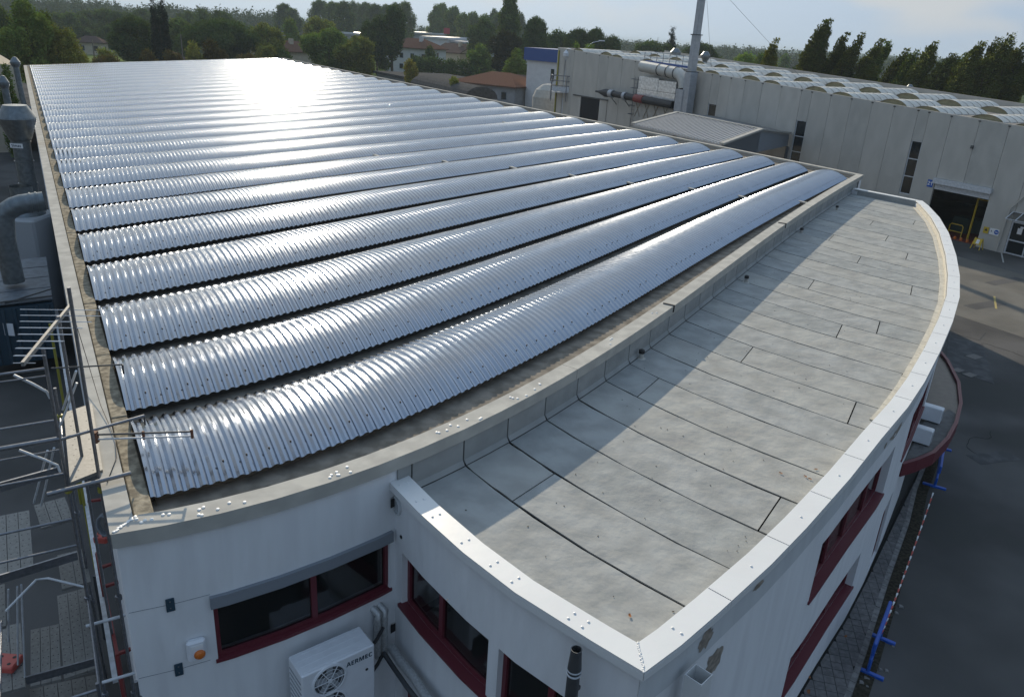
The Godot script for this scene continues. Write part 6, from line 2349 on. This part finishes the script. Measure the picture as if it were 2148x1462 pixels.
# ---------------------------------------------------------------- houses and halls in the distance
func house(called: String, label: String, at: Vector3, turn: float, w: float, d: float, h: float, roof_h: float, hip: bool, wallm: Material, roofm: Material, wins := 3, chim := true) -> void:
	var root := thing(called, label, "house", Vector3(at.x, 0, at.z))
	root.rotation.y = turn
	var g := Geo.new()
	g.box(Vector3(0, h / 2, 0), Vector3(w, h, d))
	obj("wall", g, wallm, root)
	g = Geo.new()
	var o := 0.6
	var x := w / 2 + o
	var z := d / 2 + o
	var rx := w / 2 - d * 0.4 if hip else x
	var th := Vector3(0, 0.22, 0)
	var c := [Vector3(-x, h, z), Vector3(x, h, z), Vector3(x, h, -z), Vector3(-x, h, -z)]
	var a := Vector3(-rx, h + roof_h, 0)
	var b := Vector3(rx, h + roof_h, 0)
	g.quad(c[0] + th, c[1] + th, b + th, a + th)
	g.quad(c[2] + th, c[3] + th, a + th, b + th)
	g.quad(c[1], c[0], a, b)
	g.quad(c[3], c[2], b, a)
	if hip:
		g.tri(c[1] + th, c[2] + th, b + th)
		g.tri(c[3] + th, c[0] + th, a + th)
	for i in 4:
		var j := (i + 1) % 4
		g.quad(c[i], c[j], c[j] + th, c[i] + th)
	if not hip:
		g.quad(a, c[0], c[0] + th, a + th)
		g.quad(c[3], a, a + th, c[3] + th)
		g.quad(c[1], b, b + th, c[1] + th)
		g.quad(b, c[2], c[2] + th, b + th)
	var rf := obj("roof", g, roofm, root)
	if not hip:
		g = Geo.new()
		for s in [-1, 1]:
			var e: float = w / 2.0 * s
			if s > 0:
				g.tri(Vector3(e, h, d / 2), Vector3(e, h, -d / 2), Vector3(e, h + roof_h * 0.93, 0))
			else:
				g.tri(Vector3(e, h, -d / 2), Vector3(e, h, d / 2), Vector3(e, h + roof_h * 0.93, 0))
		obj("gable", g, wallm, root)
	if chim:
		g = Geo.new()
		g.box(Vector3(w * 0.18, h + roof_h * 0.95, d * 0.14), Vector3(0.9, 1.7, 0.9))
		obj("chimney", g, wallm, rf)
	for i in wins:
		for lv in (2 if h > 5 else 1):
			var p := Vector3((i + 0.5) / wins * w - w / 2, 1.6 + 2.8 * lv, d / 2 + 0.02)
			var wn := Node3D.new()
			add(wn, "window", root)
			g = Geo.new()
			g.box(p, Vector3(1.15, 1.35, 0.08))
			obj("frame", g, M.shutter_grey, wn)
			g = Geo.new()
			g.box(p + Vector3(0, 0, 0.05), Vector3(0.95, 1.15, 0.03))
			obj("pane", g, M.dark_glass, wn)
	for s in [-1, 1]:
		var wn := Node3D.new()
		add(wn, "window", root)
		g = Geo.new()
		g.box(Vector3(s * (w / 2 + 0.02), h - 1.4, 0), Vector3(0.08, 1.3, 1.1))
		obj("frame", g, M.shutter_grey, wn)
		g = Geo.new()
		g.box(Vector3(s * (w / 2 + 0.07), h - 1.4, 0), Vector3(0.03, 1.1, 0.9))
		obj("pane", g, M.dark_glass, wn)

func hall_far(called: String, label: String, a: Vector3, b: Vector3, depth: float, h: float, wallm: Material, roofm: Material, n: int) -> Node3D:
	var root := thing(called, label, "hall")
	var d := (b - a)
	d.y = 0
	var back := Vector3(d.z, 0, -d.x).normalized() * depth
	var p0 := Vector3(a.x, 0, a.z)
	var p1 := Vector3(b.x, 0, b.z)
	var up := Vector3(0, h, 0)
	var g := Geo.new()
	g.hexa([p0, p1, p1 + back, p0 + back, p0 + up, p1 + up, p1 + back + up, p0 + back + up])
	obj("wall", g, wallm, root)
	g = Geo.new()
	var e := d.normalized() * 0.6
	var f := back.normalized() * -0.6
	g.hexa([p0 - e + f + up, p1 + e + f + up, p1 + e + back + up, p0 - e + back + up, p0 - e + f + up * 1.05 + Vector3(0, 0.3, 0), p1 + e + f + up * 1.05 + Vector3(0, 0.3, 0), p1 + e + back + up * 1.12, p0 - e + back + up * 1.12])
	obj("roof", g, roofm, root)
	for i in n:
		g = Geo.new()
		var m := p0.lerp(p1, (i + 0.5) / n) + f.normalized() * 0.08
		g.box(m + Vector3(0, h * 0.62, 0), Vector3(d.length() / n * 0.55, h * 0.2, 0.1), Basis(d.normalized(), Vector3.UP, d.normalized().cross(Vector3.UP)))
		obj("window", g, M.dark_glass, root)
	return root

func town() -> void:
	house("gabled_house", "white gabled house with brown roof just beyond the hall's far right corner", Vector3(-59.20, 2.19, -196.27), 0.75, 12.5, 9.0, 4.6, 2.2, false, M.house_cream, M.roof_tile, 3)
	house("white_villa", "white villa with brown hipped roof and roof windows", Vector3(-32.01, 2.70, -232.81), -0.35, 13.5, 10.5, 6.3, 2.4, true, M.house_white, M.roof_tile, 4)
	house("second_house", "pale gabled house with dark brown roof right of the villa", Vector3(-22.39, 2.98, -261.04), -0.75, 12.0, 10.0, 5.0, 2.6, false, M.house_cream, M.roof_tile_dark, 3)
	house("small_pavilion", "small hip roofed pavilion on the lawn before the distant wood", Vector3(-117.12, 1.66, -220.87), 0.2, 6.6, 5.0, 2.9, 1.5, true, M.house_cream, M.roof_tile_dark, 2, false)
	house("brown_pavilion", "low house with brown roof under the three cypresses", Vector3(-70.30, 3.39, -156.98), 0.3, 8.0, 6.5, 3.1, 1.9, true, M.house_cream, M.roof_tile_dark, 2, false)
	house("house_by_pines", "cream house half hidden left of the round pines", Vector3(-2.19, 7.95, -249.99), -0.4, 9.0, 8.0, 6.2, 2.0, true, M.house_white, M.roof_tile_dark, 2, false)
	house("tile_roof_house", "low house with reddish tiled roof beyond the right parapet", Vector3(-4.93, 1.46, -147.92), -0.55, 13.0, 11.0, 3.0, 1.9, true, M.house_grey, M.roof_tile, 3, false)
	house("tile_roof_shed", "long low tiled shed beside the reddish roofed house", Vector3(1.04, 2.51, -150.00), -0.55, 9.0, 8.0, 2.9, 1.6, false, M.house_grey, M.roof_tile_dark, 2, false)
	house("far_house", "distant grey roofed house between the pines and roof handrail", Vector3(30.24, 7.25, -258.24), -0.3, 11.0, 9.0, 4.5, 2.0, true, M.house_grey, M.roof_grey, 2)
	house("brick_house", "dark brick house behind the close pair of pines", Vector3(17.20, 9.23, -239.38), -0.3, 9.0, 8.0, 5.6, 2.0, true, M.house_cream, M.roof_tile_dark, 2)
	house("far_house", "distant pale house above the shed roof right of the stack", Vector3(60.43, 6.16, -252.88), 0.2, 10.0, 8.0, 4.5, 1.8, true, M.house_cream, M.roof_grey, 2)
	house("greenhouse_house", "low grey roofed house left of the wind blown poplars", Vector3(43.99, 8.27, -143.40), 0.1, 6.5, 6.0, 4.0, 1.2, false, M.house_white, M.roof_grey, 1, false)
	hall_far("far_white_hall", "long white roofed industrial hall on the skyline behind the villa", Vector3(-65.23, 9.95, -414.90), Vector3(-26.44, 9.79, -399.13), 30, 9.0, M.house_grey, M.roof_white, 6)
	var f := hall_far("far_white_block", "white industrial block with a red sign before the far hall", Vector3(-45.23, 6.34, -347.06), Vector3(-34.36, 6.63, -343.29), 22, 8.0, M.house_white, M.roof_white, 0)
	hall_far("far_grey_block", "long grey industrial block right of the white block with the sign", Vector3(-34.08, 6.99, -346.33), Vector3(-22.36, 7.36, -339.26), 22, 7.0, M.house_grey, M.roof_white, 5)
	var g := Geo.new()
	var sp := Vector3(-33.97, 11.16, -336.29)
	g.box(sp, Vector3(2.4, 2.2, 0.2))
	obj("sign_panel", g, M.sign_red, f)
	hall_far("far_grey_hall", "low grey hall seen between the trees above the gabled house", Vector3(-115.24, 5.63, -362.10), Vector3(-101.46, 6.04, -366.20), 25, 6.0, M.house_grey, M.roof_grey, 4)
	hall_far("far_glazed_hall", "low grey hall with a white roof left of the tall dark evergreen", Vector3(-83.40, 7.44, -350.21), Vector3(-70.38, 8.20, -353.05), 25, 7.5, M.house_grey, M.roof_white, 4)
	# grey sheet roof sheds beyond the right parapet
	hall_far("grey_roof_shed", "long grey roofed shed just beyond the hall's right parapet", Vector3(-30.91, 1.52, -167.17), Vector3(-19.71, 2.27, -148.70), 16, 2.6, M.house_grey, M.roof_grey, 3)
	var root := thing("barrel_roof_shed", "long low shed with a grey barrel roof beyond the right parapet", "shed")
	var a := Vector3(-17.59, 2.54, -138.89)
	var b := Vector3(-6.67, 3.41, -117.81)
	var d := Vector3(b.x - a.x, 0, b.z - a.z)
	var dn := d.normalized()
	var sd := Vector3(dn.z, 0, -dn.x)
	g = Geo.new()
	for k in 10:
		var a0 := PI * k / 10.0
		var a1 := PI * (k + 1) / 10.0
		var o0 := sd * cos(a0) * 2.6 + Vector3(0, 2.6 + 1.7 * sin(a0), 0)
		var o1 := sd * cos(a1) * 2.6 + Vector3(0, 2.6 + 1.7 * sin(a1), 0)
		var p0 := Vector3(a.x, 0, a.z)
		g.quad(p0 + o1, p0 + o0, p0 + d + o0, p0 + d + o1)
		g.tri(p0 + o0, p0 + o1, p0 + Vector3(0, 2.6, 0))
		g.tri(p0 + d + o1, p0 + d + o0, p0 + d + Vector3(0, 2.6, 0))
	obj("roof", g, M.roof_grey, root)
	g = Geo.new()
	g.box(Vector3(a.x, 1.3, a.z) + d / 2, Vector3(5.1, 2.6, d.length()), Basis(sd, Vector3.UP, -dn))
	obj("wall", g, M.house_grey, root)
	# white building with blue band
	root = thing("blue_band_building", "white building with a broad dark blue fascia left of the shed", "building")
	var c0 := Vector3(-0.44, 4.55, -142.00)
	var c1 := Vector3(5.57, 4.29, -134.89)
	var w := Vector3(c1.x - c0.x, 0, c1.z - c0.z)
	var bk := Vector3(w.z, 0, -w.x).normalized() * 14.0
	var ph := 10.2
	var q0 := Vector3(c0.x, 0, c0.z)
	var q1 := q0 + w
	g = Geo.new()
	g.hexa([q0, q1, q1 + bk, q0 + bk, q0 + Vector3(0, 7.6, 0), q1 + Vector3(0, 7.6, 0), q1 + bk + Vector3(0, 7.6, 0), q0 + bk + Vector3(0, 7.6, 0)])
	obj("wall", g, M.house_white, root)
	g = Geo.new()
	var fo := bk.normalized() * -0.4
	var so := w.normalized() * -0.5
	g.hexa([q0 + fo + so + Vector3(0, 7.605, 0), q1 + fo + Vector3(0, 7.605, 0), q1 + bk + Vector3(0, 7.605, 0), q0 + bk + so + Vector3(0, 7.605, 0), q0 + fo + so + Vector3(0, 9.6, 0), q1 + fo + Vector3(0, 9.6, 0), q1 + bk + Vector3(0, 9.6, 0), q0 + bk + so + Vector3(0, 9.6, 0)])
	obj("fascia", g, M.blue_fascia, root)
	g = Geo.new()
	g.box(q0 + w * 0.72 + Vector3(0, 5.6, 0) + fo * 0.1, Vector3(0.7, 1.9, 0.16), Basis(w.normalized(), Vector3.UP, w.normalized().cross(Vector3.UP)))
	obj("window", g, M.dark_glass, root)
	# half round concrete wall between
	root = thing("half_round_tank", "pale half round concrete store before the shed's left end", "store")
	var hc := Vector3(3.01, 2.66, -117.96)
	g = Geo.new()
	g.lathe(Vector3(hc.x, 0, hc.z), [Vector2(2.3, 0.0), Vector2(2.3, 3.4), Vector2(1.9, 4.4), Vector2(1.0, 5.1), Vector2(0, 5.3)], 20)
	obj("shell", g, M.coping_concrete, root)
	# hedge below the slim flue
	tree("bush", "low green hedge bush beyond the parapet left of the slim flue", "hedge", Vector3(-0.13, 3.68, -112.00), m_of(90, 112), OLIVE)
	# poles and masts
	var lp := Vector3(-70.14, 6.74, -132.59)
	root = thing("utility_pole", "thin grey utility pole on the lawn left of the cypresses", "pole", Vector3(lp.x, 0, lp.z))
	g = Geo.new()
	g.tube([Vector3.ZERO, Vector3(0, lp.y, 0)], [0.16, 0.1], 8)
	obj("shaft", g, M.bark_pale, root)
	lp = Vector3(-58.16, 8.29, -138.26)
	root = thing("utility_pole", "thin grey utility pole below the umbrella pine's left end", "pole", Vector3(lp.x, 0, lp.z))
	g = Geo.new()
	g.tube([Vector3.ZERO, Vector3(0, lp.y, 0)], [0.14, 0.09], 8)
	obj("shaft", g, M.bark_pale, root)
	var mp := Vector3(62.43, 12.91, -136.39)
	root = thing("blue_mast", "slim blue mast with a head frame between the poplars", "mast", Vector3(mp.x, 0, mp.z))
	g = Geo.new()
	g.tube([Vector3(-0.5, 0, 0), Vector3(0, mp.y, 0)], [0.28, 0.14], 8)
	obj("shaft", g, M.steel_pale, root)
	g = Geo.new()
	g.box(Vector3(-0.1, mp.y - 2.2, 0), Vector3(1.3, 0.9, 0.8))
	obj("head_frame", g, M.sign_blue, root)
	var lamp := Vector3(15.40, 11.21, -189.37)
	root = thing("street_lamp", "white street lamp before the round pines", "street lamp", Vector3(lamp.x, 0, lamp.z))
	g = Geo.new()
	g.tube([Vector3(-2.6, 0, 0), Vector3(-2.4, lamp.y - 1.2, 0), Vector3(-1.5, lamp.y - 0.4, 0), Vector3(0, lamp.y, 0)], 0.09, 6)
	obj("column", g, M.steel_pale, root)
	g = Geo.new()
	g.box(Vector3(0.5, lamp.y + 0.1, 0), Vector3(1.3, 0.22, 0.5))
	obj("lantern", g, M.sign_white, root)
	for q in [[Vector3(103.92, 16.13, -692.24), "left faint lattice mast on the distant skyline"], [Vector3(155.03, 11.19, -682.62), "right faint lattice mast on the distant skyline"]]:
		root = thing("lattice_mast", q[1], "mast", Vector3(q[0].x, 0, q[0].z))
		g = Geo.new()
		g.tube([Vector3.ZERO, Vector3(0, q[0].y, 0)], [0.5, 0.2], 5)
		obj("shaft", g, M.steel, root)
	# lawns, road, low hills
	g = Geo.new()
	g.prism(PackedVector2Array([Vector2(-102.44, -178.14), Vector2(-98.46, -199.86), Vector2(-137.02, -279.32), Vector2(-141.62, -258.08)]), 0.0, 0.006)
	struct("lawn", g, M.grass)
	g = Geo.new()
	g.prism(PackedVector2Array([Vector2(-122.43, -222.67), Vector2(-119.86, -236.90), Vector2(-128.40, -254.00), Vector2(-132.07, -240.46)]), 0.007, 0.012)
	struct("road", g, M.road_far)
	g = Geo.new()
	var n := 120
	for i in n:
		var aa := lerpf(-0.9, 0.9, float(i) / n)
		var ab := lerpf(-0.9, 0.9, float(i + 1) / n)
		var ha := 14.0 + 7.0 * sin(aa * 5.0 - 1.4) + 2.0 * sin(aa * 23.0)
		var hb := 14.0 + 7.0 * sin(ab * 5.0 - 1.4) + 2.0 * sin(ab * 23.0)
		for ring in [[2000.0, 0.0, 2300.0, 0.7], [2300.0, 0.7, 2700.0, 1.0], [2700.0, 1.0, 3400.0, 0.0]]:
			g.quad(Vector3(sin(aa) * ring[0], ha * ring[1], -cos(aa) * ring[0]), Vector3(sin(ab) * ring[0], hb * ring[1], -cos(ab) * ring[0]), Vector3(sin(ab) * ring[2], hb * ring[3], -cos(ab) * ring[2]), Vector3(sin(aa) * ring[2], ha * ring[3], -cos(aa) * ring[2]))
	struct("hills", g, M.hill)

func _ready() -> void:
	rng.seed = 7
	set_view()
	make_materials()
	hall()
	wing()
	site()
	shed()
	shed_plant()
	annexe()
	left_plant()
	town()
	trees()
	fixtures()
	scaffold()
	aerial()
